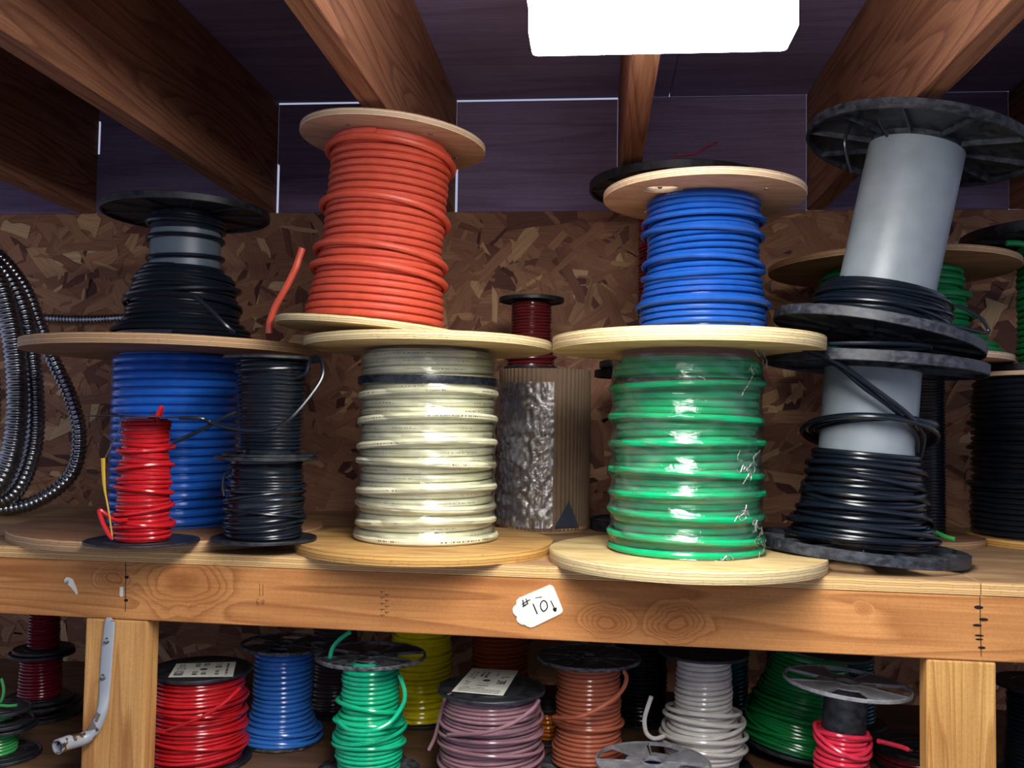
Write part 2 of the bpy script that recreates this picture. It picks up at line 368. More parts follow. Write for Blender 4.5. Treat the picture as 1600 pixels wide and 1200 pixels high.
W = dict(blue_lit=M_wire('lit_blue_wire', (34,100,200)),  # spool A's blue: the plain blue with extra light put into its colour
    blue=M_wire('blue_wire', (24,82,170)), black=M_wire('black_wire', (19,27,37), .24), red=M_wire('red_wire', (192,30,38)),
    orange=M_wire('orange_wire', (216,88,64), .42), white=M_wire('ivory_wire', (226,224,190), .3), green=M_wire('green_wire', (16,178,116)),
    dkgreen=M_wire('mid_green_wire', (16,134,72), .4), grass=M_wire('grass_green_wire', (22,130,60)), maroon=M_wire('maroon_wire', (104,34,38)),
    sky=M_wire('sky_blue_wire', (56,124,212)), seagreen=M_wire('sea_green_wire', (28,196,142)), yellow=M_wire('yellow_wire', (240,222,22)),
    purple=M_wire('purple_brown_wire', (138,102,110)), brown=M_wire('terracotta_wire', (190,106,78)), grey=M_wire('pale_grey_wire', (222,217,207)),
    teal=M_wire('dark_teal_wire', (16,84,84)), pink=M_wire('pinkish_red_wire', (224,52,78)), greybrown=M_wire('grey_brown_wire', (84,72,72)),
    orange2=M_wire('bright_orange_wire', (240,130,20)), rust=M_wire('rust_wire', (150,66,34)), lime=M_wire('leaf_green_wire', (66,164,84)),
    crimson=M_wire('crimson_wire', (112,18,38)))
# lettering-like print along the ivory wire: fine broken dashes
def print_on(m, dens=220):
    nt = m.node_tree; b = nt.nodes['Principled BSDF']
    src = b.inputs['Base Color'].links[0].from_socket
    uv = N(nt, 'ShaderNodeUVMap', uv_map='print')
    sp = N(nt, 'ShaderNodeSeparateXYZ'); L(nt, uv.outputs[0], sp.inputs[0])
    wv = N(nt, 'ShaderNodeTexNoise', noise_dimensions='1D'); wv.inputs['Scale'].default_value = 1; wv.inputs['Detail'].default_value = 0
    mu = N(nt, 'ShaderNodeMath', operation='MULTIPLY'); mu.inputs[1].default_value = 330; L(nt, sp.outputs[0], mu.inputs[0]); L(nt, mu.outputs[0], wv.inputs['W'])
    g = N(nt, 'ShaderNodeMath', operation='GREATER_THAN'); g.inputs[1].default_value = .52; L(nt, wv.outputs[0], g.inputs[0])
    wl = N(nt, 'ShaderNodeTexNoise', noise_dimensions='1D'); wl.inputs['Scale'].default_value = 1; wl.inputs['Detail'].default_value = 0
    mu2 = N(nt, 'ShaderNodeMath', operation='MULTIPLY'); mu2.inputs[1].default_value = 14; L(nt, sp.outputs[0], mu2.inputs[0]); L(nt, mu2.outputs[0], wl.inputs['W'])
    g2 = N(nt, 'ShaderNodeMath', operation='GREATER_THAN'); g2.inputs[1].default_value = .46; L(nt, wl.outputs[0], g2.inputs[0])
    d = N(nt, 'ShaderNodeMath', operation='COMPARE'); d.inputs[1].default_value = .0; d.inputs[2].default_value = .10; L(nt, sp.outputs[1], d.inputs[0])
    a = N(nt, 'ShaderNodeMath', operation='MULTIPLY'); L(nt, g.outputs[0], a.inputs[0]); L(nt, g2.outputs[0], a.inputs[1])
    a2 = N(nt, 'ShaderNodeMath', operation='MULTIPLY'); L(nt, a.outputs[0], a2.inputs[0]); L(nt, d.outputs[0], a2.inputs[1])
    a3 = N(nt, 'ShaderNodeMath', operation='MULTIPLY'); L(nt, a2.outputs[0], a3.inputs[0]); a3.inputs[1].default_value = .85
    mx = N(nt, 'ShaderNodeMix', data_type='RGBA'); L(nt, a3.outputs[0], mx.inputs[0]); L(nt, src, mx.inputs[6]); mx.inputs[7].default_value = lin(60,60,60)
    L(nt, mx.outputs[2], b.inputs['Base Color'])
print_on(W['white'])

# ------------------------------------------------------------------ levels of the place
Z_SHELF = 1.3965; Y0 = 1.36; PHI = -0.051         # shelf top, its front edge at x=0, its turn against the wall
Y_WALL = 2.10; Z_OSB = 2.090; Z_CEIL = 2.352; Z_LOW = 1.033
PLY = .018; BEAM_H = .089
def S_pt(u, v, z):                               # u along the shelf front, v inwards
    return (u*math.cos(PHI)-v*math.sin(PHI), Y0+u*math.sin(PHI)+v*math.cos(PHI), z)
SHELF_M = Matrix.Translation((0, Y0, 0)) @ Matrix.Rotation(PHI, 4, 'Z')
def onfront(x, y, v=0.0):
    """point where a sight line meets the vertical plane of the beam face -> (u, z)"""
    n = np.array([-math.sin(PHI), math.cos(PHI), 0]); d = ray(x, y)
    p0 = np.array(S_pt(0, v, 0)); t = ((p0-CAM) @ n)/(d @ n); P = CAM+d*t
    return float((P[0])*math.cos(PHI)+(P[1]-Y0)*math.sin(PHI)), float(P[2])

# ------------------------------------------------------------------ setting: floor, wall, ceiling
m = MB(); m.box(-4, 4, -2.5, Y_WALL+.25, -.05, 0)
tag(m.build('floor', MAT['concrete']), kind='structure')

def build_osb():
    rng = np.random.default_rng(5)
    V = []; Fc = []; tone = []; uvs = []
    x0, x1, z0, z1 = -1.75, 1.45, .55, Z_OSB
    V += [(x0,0,z0),(x1,0,z0),(x1,0,z1),(x0,0,z1),(x0,.014,z0),(x1,.014,z0),(x1,.014,z1),(x0,.014,z1)]
    Fc += [(0,1,2,3),(3,2,6,7),(5,4,7,6),(0,4,5,1),(1,5,6,2),(4,0,3,7)]
    tone += [.35]*6; uvs += [[(V[i][0],V[i][2]) for i in f] for f in Fc]
    n = 5600
    for i in range(n):
        cx = rng.uniform(x0, x1); cz = rng.uniform(.95, z1) if rng.random() < .85 else rng.uniform(z0, 1.0)
        big = rng.random() < .35
        Ln = rng.uniform(.07, .17) if big else rng.uniform(.03, .10)
        Wd = rng.uniform(.02, .055) if big else rng.uniform(.006, .024)
        a = rng.normal(0, .75) if rng.random() < .75 else rng.uniform(-PI/2, PI/2)
        k = rng.integers(3, 5)
        top = [(-Ln/2+Ln*t/k, Wd/2*(1+rng.uniform(-.45,.25))) for t in range(k+1)]
        bot = [(Ln/2-Ln*t/k, -Wd/2*(1+rng.uniform(-.45,.25))) for t in range(k+1)]
        top[0] = (top[0][0]+rng.uniform(0,.3)*Ln, top[0][1]); bot[-1] = (bot[-1][0]-rng.uniform(0,.04)*Ln, bot[-1][1])
        bot[0] = (bot[0][0]-rng.uniform(0,.3)*Ln, bot[0][1])
        pts = top+bot
        ca, sa = math.cos(a), math.sin(a); y = -(.00006*(i % 45)+.00002*rng.random()) - .0002
        o = len(V)
        P = [(min(max(cx+ca*p-sa*q, x0), x1), y, min(max(cz+sa*p+ca*q, z0), z1)) for p, q in pts]
        V += P; Fc.append(tuple(range(o+len(P)-1, o-1, -1)))
        t = rng.normal(.52, .18)
        if rng.random() < .09: t = rng.uniform(.88, 1.0)
        if rng.random() < .10: t = rng.uniform(0, .12)
        tone.append(float(min(max(t, 0), 1)))
        ou = rng.uniform(0, 9)
        uvs.append([(p+ou, q+ou) for p, q in reversed(pts)])
    me = bpy.data.meshes.new('wall_back'); me.from_pydata(V, [], Fc); me.update()
    at = me.attributes.new('tone', 'FLOAT', 'FACE'); at.data.foreach_set('value', tone)
    ul = me.uv_layers.new(name='grain'); flat = [c for f in uvs for p in f for c in p]; ul.data.foreach_set('uv', flat)
    me.materials.append(MAT['osb'])
    o = bpy.data.objects.new('wall_back', me); COL.objects.link(o); o.location = (0, Y_WALL, 0)
    tag(o, kind='structure')
build_osb()

# boards that close the joist bays above the strand board, with thin gaps that let daylight in
JX = [atY(150,331,Y_WALL)[0], atY(432,331,Y_WALL)[0], atY(711,331,Y_WALL)[0], atY(990,331,Y_WALL)[0], atY(1287,331,Y_WALL)[0]]
sp = (JX[4]-JX[0])/4
JX = [JX[0]-sp] + JX + [JX[4]+sp*1.02]           # right faces of seven joists
JW = .038
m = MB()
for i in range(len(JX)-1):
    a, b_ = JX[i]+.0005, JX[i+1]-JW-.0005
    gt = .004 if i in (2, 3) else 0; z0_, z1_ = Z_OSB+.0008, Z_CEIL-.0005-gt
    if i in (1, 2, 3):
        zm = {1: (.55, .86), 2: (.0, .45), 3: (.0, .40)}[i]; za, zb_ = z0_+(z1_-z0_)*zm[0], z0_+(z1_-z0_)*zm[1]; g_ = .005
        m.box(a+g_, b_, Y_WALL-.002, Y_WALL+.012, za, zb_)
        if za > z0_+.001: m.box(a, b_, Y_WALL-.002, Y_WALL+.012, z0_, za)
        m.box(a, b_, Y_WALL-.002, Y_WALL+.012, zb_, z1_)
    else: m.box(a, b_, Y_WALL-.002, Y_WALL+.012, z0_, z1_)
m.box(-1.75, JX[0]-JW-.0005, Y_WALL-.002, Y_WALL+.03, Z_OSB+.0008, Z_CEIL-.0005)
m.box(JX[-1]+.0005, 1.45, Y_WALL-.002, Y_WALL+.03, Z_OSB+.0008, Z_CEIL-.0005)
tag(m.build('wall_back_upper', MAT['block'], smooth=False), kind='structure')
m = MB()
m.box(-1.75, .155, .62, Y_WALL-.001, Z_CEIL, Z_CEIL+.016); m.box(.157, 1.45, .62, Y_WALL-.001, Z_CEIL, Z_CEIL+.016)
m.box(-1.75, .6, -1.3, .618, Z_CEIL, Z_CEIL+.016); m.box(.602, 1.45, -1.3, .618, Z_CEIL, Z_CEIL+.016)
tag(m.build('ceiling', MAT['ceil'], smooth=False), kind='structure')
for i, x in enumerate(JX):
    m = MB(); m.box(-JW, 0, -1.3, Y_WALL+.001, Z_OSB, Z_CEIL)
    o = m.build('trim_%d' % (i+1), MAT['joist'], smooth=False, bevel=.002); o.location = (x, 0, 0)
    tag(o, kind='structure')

# ------------------------------------------------------------------ setting: shelf, beam, posts
def shelf_obj(mb, name, mat, bevel=0, z=0):
    o = mb.build(name, mat, smooth=False, bevel=bevel)
    o.matrix_world = SHELF_M @ Matrix.Translation((0,0,z)); return o
UR = onfront(1533, 915)[0]
m = MB()
for (u0, u1) in ((-1.62, UR-.0006), (UR+.0006, 1.42)):
    v1 = lambda u: (Y_WALL-.004-Y0-u*math.sin(PHI))/math.cos(PHI)
    m.prism([(u0,0),(u1,0),(u1,v1(u1)),(u0,v1(u0))], 0, PLY)
tag(shelf_obj(m, 'shelf_board', MAT['shelf'], .0008, Z_SHELF-PLY), 'long plywood shelf board that carries the large wire spools', 'shelf')
zb1 = Z_SHELF-PLY-.0002; zb0 = zb1-BEAM_H
_k = lambda x, y, r: (onfront(x, y, .0015)[0], onfront(x, y, .0015)[1]-zb0, r)
MAT['beam'] = M_lumber('beam_lumber', 0, (212,150,90), (150,90,46), knots=(_k(285,912,.075),_k(948,972,.034),_k(1060,976,.040),_k(1352,955,.012),_k(180,905,.03)), ring=11, fine=.4, warp=.5, across=11)
m = MB(); m.box(-1.62, 1.42, .0015, .0395, 0, BEAM_H)
tag(shelf_obj(m, 'shelf_beam', MAT['beam'], .002, zb0), 'long knotty brown lumber beam under the front edge of the shelf', 'beam')
def post(x_l, x_r, y, mat, label, v0=.002):
    u0 = onfront(x_l, y)[0]; u1 = onfront(x_r, y)[0]
    m = MB(); m.box(u0, u1, v0, v0+.038, .3, zb0-.0004)
    o = m.build('shelf_post', mat, smooth=False, bevel=.0035); o.matrix_world = SHELF_M
    return tag(o, label, 'post', 'posts under the shelf beam'), u0, u1
PL, ul0, ul1 = post(132, 229, 985, MAT['post'], 'left lumber post under the beam, behind the bent grey hook')
PR, ur0, ur1 = post(1449, 1558, 1050, MAT['post2'], 'right pale lumber post under the beam with raised grain')
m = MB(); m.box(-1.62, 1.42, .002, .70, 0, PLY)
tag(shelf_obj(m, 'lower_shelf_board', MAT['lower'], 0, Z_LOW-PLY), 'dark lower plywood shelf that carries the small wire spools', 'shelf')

# ------------------------------------------------------------------ LED lamp
def lamp():
    zb = 2.032; P = atZ(832, 90, zb); Q = atZ(1230, 79, zb)
    y1 = (P[1]+Q[1])/2; x0 = P[0]; x1 = Q[0]; y0 = y1-1.24
    root = empty('ceiling_lamp', ((x0+x1)/2, (y0+y1)/2, zb))
    w = (x1-x0)/2; l = (y1-y0)/2
    tag(root, 'bright white rectangular lamp hanging under the joists', 'lamp')
    em = bpy.data.materials.new('lamp_light'); em.use_nodes = True; nt = em.node_tree
    b = nt.nodes['Principled BSDF']; b.inputs['Base Color'].default_value = (.9,.9,.9,1)
    b.inputs['Emission Color'].default_value = (1.0,.975,.945,1); b.inputs['Emission Strength'].default_value = LED_STRENGTH
    def rrect(x0, x1, y0, y1, r, k=5):
        pts = []
        for cx, cy, a in ((x1-r,y1-r,0),(x0+r,y1-r,PI/2),(x0+r,y0+r,PI),(x1-r,y0+r,1.5*PI)):
            for t in range(k+1): pts.append((cx+r*math.cos(a+t/k*PI/2), cy+r*math.sin(a+t/k*PI/2)))
        return pts
    m = MB(); m.prism(rrect(-w+.004, w-.013, -l+.07, l-.07, .004), 0, .036); m.build('diffuser', em, root, bevel=.004)
    m = MB(); m.prism(rrect(-w+.02, w-.02, -l+.02, l-.02, .006), .0365, .0475); m.build('housing', MAT['white_body'], root)
    for s in (-1, 1):
        m = MB(); a, b2 = sorted((s*(l-.07), s*l))
        m.prism(rrect(-w, w, a, b2, .008), -.001, .0362); m.build('end_cap', em, root, bevel=.004)
lamp()

# ------------------------------------------------------------------ flanges
def slot_cut(o, cutters):
    for (x, y, rx, ry, a) in cutters:
        k = 28; m = MB(); A = 2*PI*np.arange(k)/k
        pts = [(x+rx*math.cos(t)*math.cos(a)-ry*math.sin(t)*math.sin(a), y+rx*math.cos(t)*math.sin(a)+ry*math.sin(t)*math.cos(a)) for t in A]
        m.prism(pts, -.05, .1); c = m.build('cut', None, o, smooth=False)
        bo = o.modifiers.new('b', 'BOOLEAN'); bo.object = c; bo.operation = 'DIFFERENCE'; bo.solver = 'EXACT'
        dg = bpy.context.evaluated_depsgraph_get(); me = bpy.data.meshes.new_from_object(o.evaluated_get(dg))
        o.modifiers.clear(); o.data = me; bpy.data.objects.remove(c)

def fl_wood(parent, R, th, z, mat, rb=.0015, hole=.022, slots=None, seed=0, bolts=0):
    m = MB()
    rng = np.random.default_rng(seed)
    m.lathe([(hole,0),(R-rb,0),(R-rb*.3,rb*.3),(R,rb),(R,th-rb),(R-rb*.3,th-rb*.3),(R-rb,th),(hole,th)], 120)
    # a slightly uneven sawn edge
    V = m.v[0]; a = np.arctan2(V[:,1], V[:,0]); rr = np.hypot(V[:,0], V[:,1]); w = 1+.0035*np.sin(3*a+seed)+.002*np.sin(7*a+2*seed)
    big = rr > R*.8; V[big,0] *= w[big]; V[big,1] *= w[big]
    o = m.build('flange', mat, parent, angle=30); o.location.z = z
    if slots: slot_cut(o, slots)
    for k in range(bolts):
        ang = seed+2*PI*k/bolts; rr = R*.72
        b = MB(); b.lathe([(0.0001,-.002),(.003,-.0015),(.004,0),(.0001,0)], 12, c=(rr*math.cos(ang), rr*math.sin(ang), 0))
        b.build('nail', MAT['screw'], o)
    return o

def fl_plastic(parent, R, th, z, mat, core_r, ribs=10, windows=False, hub=.022, seed=0.0, rim=.005, web=.003, mid=None):
    m = MB(); zc = th/2 if mid is None else mid
    m.lathe([(R-rim,0),(R-.001,0),(R,.001),(R,th-.001),(R-.001,th),(R-rim,th)], 96)
    if windows:
        step = 2*PI/ribs
        for k in range(ribs):
            a = seed+k*step
            if k % 2 == 0: m.lathe([(hub,zc-web/2),(R-rim*.8,zc-web/2),(R-rim*.8,zc+web/2),(hub,zc+web/2)], 10, a+.06, a+step-.06)
            else:
                rr = hub+(R-hub)*.36
                m.lathe([(hub,zc-web/2),(rr,zc-web/2),(rr,zc+web/2),(hub,zc+web/2)], 8, a-.02, a+step+.02)
    else:
        m.lathe([(hub,zc-web/2),(R-rim*.8,zc-web/2),(R-rim*.8,zc+web/2),(hub,zc+web/2)], 96)
    m.lathe([(hub,0),(hub+.004,0),(hub+.004,th),(hub,th)], 32)
    if core_r > hub+.015: m.lathe([(core_r-.002,.0004),(core_r,.0004),(core_r,th-.0004),(core_r-.002,th-.0004)], 48)
    for k in range(ribs):
        a = seed+2*PI*k/ribs
        M = Matrix.Rotation(a, 4, 'Z'); m.box(hub+.001, R-rim*.6, -.0011, .0011, th*.12, th*.88, M)
    o = m.build('flange', mat, parent, angle=30); o.location.z = z
    return o

def fl_thin(parent, R, th, z, mat, hub=.01, lip=.0035):
    m = MB(); m.lathe([(hub,0),(R-.003,0),(R,.0008),(R,th),(R-.001,th+lip*.4),(R-.003,th+lip*.4),(R-.005,th),(hub,th)], 80)
    for rr in (.35, .6): m.lathe([(R*rr,th*.9),(R*rr+.002,th*.9),(R*rr+.0015,th+.0006),(R*rr+.0005,th+.0006)], 48)
    o = m.build('flange', mat, parent, angle=30); o.location.z = z
    return o

# ------------------------------------------------------------------ wound wire
def winding(prof, z0, z1, d, seed=0, jit=.12, wander=0.0, loops=(), tails=(), seg=64, k=7, fill=True, gap=None, uv=False):
    """prof: [(z, r)] outer radius; d wire diameter; loops: [(z, r, tilt_amp, phase)] stray turns lying over the coil; gap: (za, zb) left bare"""
    rng = np.random.default_rng(seed)
    prof = sorted(prof); pz = np.array([p[0] for p in prof]); pr = np.array([p[1] for p in prof])
    rad = lambda z: np.interp(z, pz, pr)
    m = MB()
    def run(za, zb):
        turns = max(1, (zb-za-d)/(d*1.07)); n = int(turns*seg)+1
        t = np.arange(n)/seg; th = 2*PI*t+seed
        z = za+d/2+t*(zb-za-d)/turns
        ph = rng.uniform(0, 6.28, 5)
        tn = np.floor(t).astype(int); T = tn.max()+2
        off = rng.normal(0, 1, T+1); o2 = rng.normal(0, 1, T+1); fr = t-tn; sm = fr*fr*(3-2*fr)
        zo = (off[tn]*(1-sm)+off[tn+1]*sm)*d*jit
        ro = (o2[tn]*(1-sm)+o2[tn+1]*sm)*d*jit*1.2
        z = z + zo + wander*d*np.sin(th*1.0+ph[0]+z*40)*np.clip(np.sin(z*33+ph[2])+.4, 0, 1)
        z = np.clip(z, z0+d/2, z1-d/2)
        r = rad(z)-d/2+ro+wander*.4*d*np.sin(2*th*1.03+ph[1])
        P = np.stack([np.cos(th)*r, np.sin(th)*r, z], 1)
        # vectorised tube on a fixed radial frame
        A = 2*PI*np.arange(k)/k
        rd = np.stack([np.cos(th), np.sin(th), 0*th], 1); up = np.array([0,0,1.0])
        V = P[:,None,:]+d/2*(np.cos(A)[None,:,None]*rd[:,None,:]+np.sin(A)[None,:,None]*up[None,None,:])
        i = np.arange(n-1)[:,None]*k; q = np.arange(k)[None,:]; p = (q+1) % k
        Fc = np.stack([i+q, i+k+q, i+k+p, i+p], 2).reshape(-1,4)
        o = m.n; m.v.append(V.reshape(-1,3)); m.n += n*k
        m.f.extend(map(tuple, (Fc+o).tolist()))
        m.f.append(tuple(o+j for j in range(k))); m.f.append(tuple(o+(n-1)*k+j for j in range(k-1,-1,-1)))
        m.uv['seg'] = (n, k, th, r)
    spans = [(z0, z1)] if gap is None else [(z0, gap[0]), (gap[1], z1)]
    for za, zb in spans:
        run(za, zb)
        if fill:
            zs = np.linspace(za+.0005, zb-.0005, 30); rs = [max(rad(z)-d*.84, .004) for z in zs]
            m.rev_open(rs, zs, 48)
    for (lz, lr, amp, ph) in loops:
        th = 2*PI*np.arange(96)/96
        z = lz+amp*np.sin(th+ph); z = np.clip(z, z0+d/2, z1-d/2)
        r = (lr+0*th if lr else rad(z)+d*.42) + .10*d*np.sin(3*th+ph)
        m.tube(np.stack([np.cos(th)*r, np.sin(th)*r, z], 1), d/2, k, closed=True)
    for pts in tails: m.tube(crom(pts, 8), d/2, 8)
    return m

def add_uv_print(o, R):
    me = o.data; n = len(me.vertices); co = np.zeros(n*3); me.vertices.foreach_get('co', co); co = co.reshape(-1,3)
    ul = me.uv_layers.new(name='print'); nl = len(me.loops); vi = np.zeros(nl, dtype=int); me.loops.foreach_get('vertex_index', vi)
    th = np.arctan2(co[:,1], co[:,0]); u = th*R+np.floor(co[:,2]/.0065)*.137
    r = np.hypot(co[:,0], co[:,1])
    nr = np.zeros(n*3); me.vertices.foreach_get('normal', nr); nr = nr.reshape(-1,3)
    uv = np.stack([u[vi], nr[vi][:,2]*.45], 1); ul.data.foreach_set('uv', uv.ravel())

def barrel(parent, r, z0, z1, mat, name='core'):
    m = MB(); m.rev_open([r-.003, r, r, r-.003], [z0, z0, z1, z1], 64); return m.build(name, mat, parent)

class Spool:
    """measured spool: where it stands, its flange radii, and the level of its top"""
    def __init__(s, cx, Rb, Rt, ytop, yb=None, Z=Z_SHELF, Y=None, X=None, tilt=(0,0), H=None, name='wire_spool'):
        if Y is None:
            P = atZ(cx, yb, Z); k = Rb/F; Rm = k*depth_of(P)/(1-k)
            d = np.array([P[0]-CAM[0], P[1]-CAM[1]]); d /= np.linalg.norm(d)
            s.X, s.Y = P[0]+d[0]*Rm, P[1]+d[1]*Rm
        else:
            s.Y = Y; s.X = atY(cx, 600, Y)[0] if X is None else X
            # follow the roll: take the sight line at the standing height
            q = atY(cx, 600+(CAM[2]-Z)*F/Y*1.0+65, Y); s.X = q[0] if X is None else X
        s.cx = cx; s.Z = Z; s.d = depth_of((s.X, s.Y, Z)); s.k = s.d/F
        s.Rb = Rb*s.k; s.Rt = Rt*s.k
        s.H = (atY(cx, ytop, s.Y-s.Rt)[2]-Z) if H is None else H
        s.root = empty(name, (s.X, s.Y, Z), (tilt[0], tilt[1], 0))
    def z(s, y): return atY(s.cx, y, s.Y)[2]-s.Z
    def zf(s, y, w): return atY(s.cx, y, s.Y-w*s.k)[2]-s.Z
    def prof(s, rows): return [(s.z(y), w*s.k) for y, w in rows]
    def loc(s, x, y, dy=0.0, Y=None):
        """a sighted point near the spool, in the spool's own (untilted) axes"""
        P = atY(x, y, (s.Y if Y is None else Y)+dy); return (P[0]-s.X, P[1]-s.Y, P[2]-s.Z)

INFO = []
def rec(nm, s): INFO.append((nm, round(s.X,3), round(s.Y,3), round(s.Z,3), 'R', round(s.Rb,3), round(s.Rt,3), 'H', round(s.H,3)))

# ---- A: big spool of blue cable, far left front
A = Spool(268, 230, 224, 519, yb=864, name='cable_spool'); rec('A', A)
tag(A.root, 'big brown plywood spool of thick blue cable, leftmost on the shelf', 'cable spool')
TA = .0172
fl_wood(A.root, A.Rb, TA, 0, MAT['ply_brown'], seed=1); fl_wood(A.root, A.Rt, TA, A.H-TA, MAT['ply_brown'], seed=2)
w = winding([(0, 96*A.k), (A.H, 96*A.k)], TA, A.H-TA, 12.0*A.k, 3, .03, k=9); w.build('wire', W['blue_lit'], A.root)

# ---- D: black wire spool standing on A
D = Spool(277, 127, 127, 296, Z=A.Z+A.H+.0005, Y=A.Y+.0, X=A.X+.008, name='wire_spool'); rec('D', D)
tag(D.root, 'tall black spool of black wire with a bare grey band, on the blue cable spool', 'wire spool')
fl_plastic(D.root, D.Rb*.86, .012, 0, MAT['black_plastic'], .05, ribs=10); fl_plastic(D.root, D.Rt, .013, D.H-.013, MAT['black_plastic'], .05, ribs=10, seed=.2)
zb = D.z
barrel(D.root, 53*D.k, .012, D.H-.013, MAT['grey_shaded'])
pr = [(D.H,60*D.k),(zb(395),61*D.k),(zb(425),66*D.k),(zb(440),79*D.k),(zb(500),85*D.k),(zb(510),94*D.k),(zb(520),105*D.k),(0,105*D.k)]
w = winding(pr, .012, D.H-.013, 7.4*D.k, 5, .16, .5, gap=(D.zf(411,56), D.zf(353,56)), loops=[(D.zf(395,56),56*D.k,.004,.5),(D.zf(365,56),56*D.k,.001,2),(zb(460),0,.010,1),(zb(480),0,.012,3)],
            tails=[[D.loc(305,462,-.12), D.loc(330,485,-.115), D.loc(352,508,-.11), D.loc(366,519,-.10)]], fill=True)
w.build('wire', W['black'], D.root)

# ---- B: small red spool standing on A's flange
B = Spool(222, 86, 87, 650, yb=858, Z=Z_SHELF+TA+.0004); rec('B', B)
tag(B.root, 'small spool of bright red wire with thin black flanges, in front of the blue cable', 'wire spool')
fl_thin(B.root, B.Rb, .0025, 0, MAT['black_plastic']); fl_thin(B.root, B.Rt, .0018, B.H-.0018, MAT['black_plastic'], lip=.001)
z = B.z; k = B.k
w = winding([(B.H,37*k),(z(672),38*k),(z(760),40*k),(z(800),41*k),(z(815),43*k),(0,44*k)], .0035, B.H-.0025, 6.4*k, 9, .2, .5,
            loops=[(z(700),0,.004,.3),(z(730),0,.006,2),(z(765),0,.005,4),(z(795),0,.007,1),(z(812),0,.006,5),(z(822),0,.004,2.5)],
            tails=[[B.loc(248,660,-.02),B.loc(246,650,-.02),B.loc(252,636,-.02),B.loc(250,648,-.01),B.loc(232,653,-.01)],
                   [B.loc(200,812,-.05),B.loc(178,812,-.055),B.loc(156,797,-.06),B.loc(160,815,-.066),B.loc(170,835,-.07),B.loc(176,842,-.07)]])
w.build('wire', W['red'], B.root)
m = MB(); m.tube(crom([B.loc(200,658,-.05),B.loc(203,661,-.05),B.loc(189,652,-.06),B.loc(188,668,-.06),B.loc(176,692,-.06),B.loc(164,716,-.06)], 8), .0008, 6)
m.build('tie_wire', MAT['bare'], B.root)
m = MB(); P = [B.loc(161,716,-.062),B.loc(163,760,-.063),B.loc(170,800,-.066),B.loc(176,843,-.07)]
Q = crom(P, 8); wd = np.interp(np.linspace(0,1,len(Q)), [0,.25,.5,1], [.0034,.0026,.0013,.0011])
m.tube(Q, wd, 6); m.build('strap', MAT['strap'], B.root)

# ---- C: two small black spools stacked
C1 = Spool(412, 81, 79, 716, yb=854, Z=Z_SHELF+TA+.0004); rec('C1', C1)
tag(C1.root, 'lower of two stacked small black wire spools beside the red spool', 'wire spool')
fl_thin(C1.root, C1.Rb, .004, 0, MAT['black_plastic']); fl_thin(C1.root, C1.Rt, .0045, C1.H-.0055, MAT['black_plastic'])
z = C1.z; k = C1.k
w = winding([(C1.H,58*k),(0,61*k)], .0055, C1.H-.006, 4.7*k, 4, .3, .9, loops=[(z(760),0,.005,.3),(z(775),0,.010,2),(z(800),0,.007,4),(z(815),0,.006,1)],
            tails=[[C1.loc(362,735,-.05),C1.loc(351,742,-.05),C1.loc(348,760,-.05),C1.loc(350,775,-.05)]])
w.build('wire', W['black'], C1.root)
C2 = Spool(418, 73, 75, 553, Z=C1.Z+C1.H+.0004, Y=C1.Y, X=C1.X+.006); rec('C2', C2)
tag(C2.root, 'upper of two stacked small black wire spools, with a loose loop of wire', 'wire spool')
fl_thin(C2.root, C2.Rb, .003, 0, MAT['black_plastic']); fl_thin(C2.root, C2.Rt, .004, C2.H-.0055, MAT['black_plastic'])
z = C2.z; k = C2.k
w = winding([(C2.H,56*k),(z(575),54*k),(z(640),50*k),(0,48*k)], .004, C2.H-.006, 5.6*k, 6, .14, .2, loops=[(z(578),0,.004,1)],
            tails=[[C2.loc(465,590,-.03),C2.loc(478,582,-.03),C2.loc(484,565,-.03),C2.loc(494,556,-.04),C2.loc(503,566,-.05),C2.loc(503,590,-.06),C2.loc(482,622,-.075),C2.loc(455,652,-.088),C2.loc(430,668,-.09),C2.loc(400,673,-.09),C2.loc(360,669,-.09),C2.loc(330,660,-.09),C2.loc(314,654,-.10),C2.loc(280,653,-.11)],
                   [C2.loc(369,644,-.07),C2.loc(345,655,-.08),C2.loc(310,674,-.09),C2.loc(270,692,-.09)]])
w.build('wire', W['black'], C2.root)

# ---- F: ivory wire spool in film
Fs = Spool(664, 199, 193, 514, yb=887, name='cable_spool'); rec('F', Fs)
tag(Fs.root, 'plywood spool of ivory cable wrapped in clear film with a black tape band', 'cable spool')
TF = .0145
fl_wood(Fs.root, Fs.Rb, .017, 0, MAT['ply_gold'], seed=3); fl_wood(Fs.root, Fs.Rt, TF, Fs.H-TF, MAT['ply_pale'], seed=4)
z = Fs.z; k = Fs.k
barrel(Fs.root, 80*k, .017, Fs.H-TF, MAT['core'])
base = [(Fs.H, 103*k), (z(560), 105*k), (z(620), 103.5*k), (z(800), 103.5*k), (0, 107*k)]
ridges = [(618,.006,2.4),(658,.009,2.6),(695,.0085,2.4),(722,.003,4.0),(762,.006,2.2),(786,.003,5.1),(812,.007,2.5),(833,.004,3.9)]
w = winding(base, .0175, Fs.H-TF-.004, 11.5*k, 2, .06, .05, k=9, loops=[(z(y),104.6*k,a,ph) for y,a,ph in ridges]+[(z(848)+.0006,108*k,0.0,0)])
o = w.build('wire', W['white'], Fs.root); add_uv_print(o, 105*k)
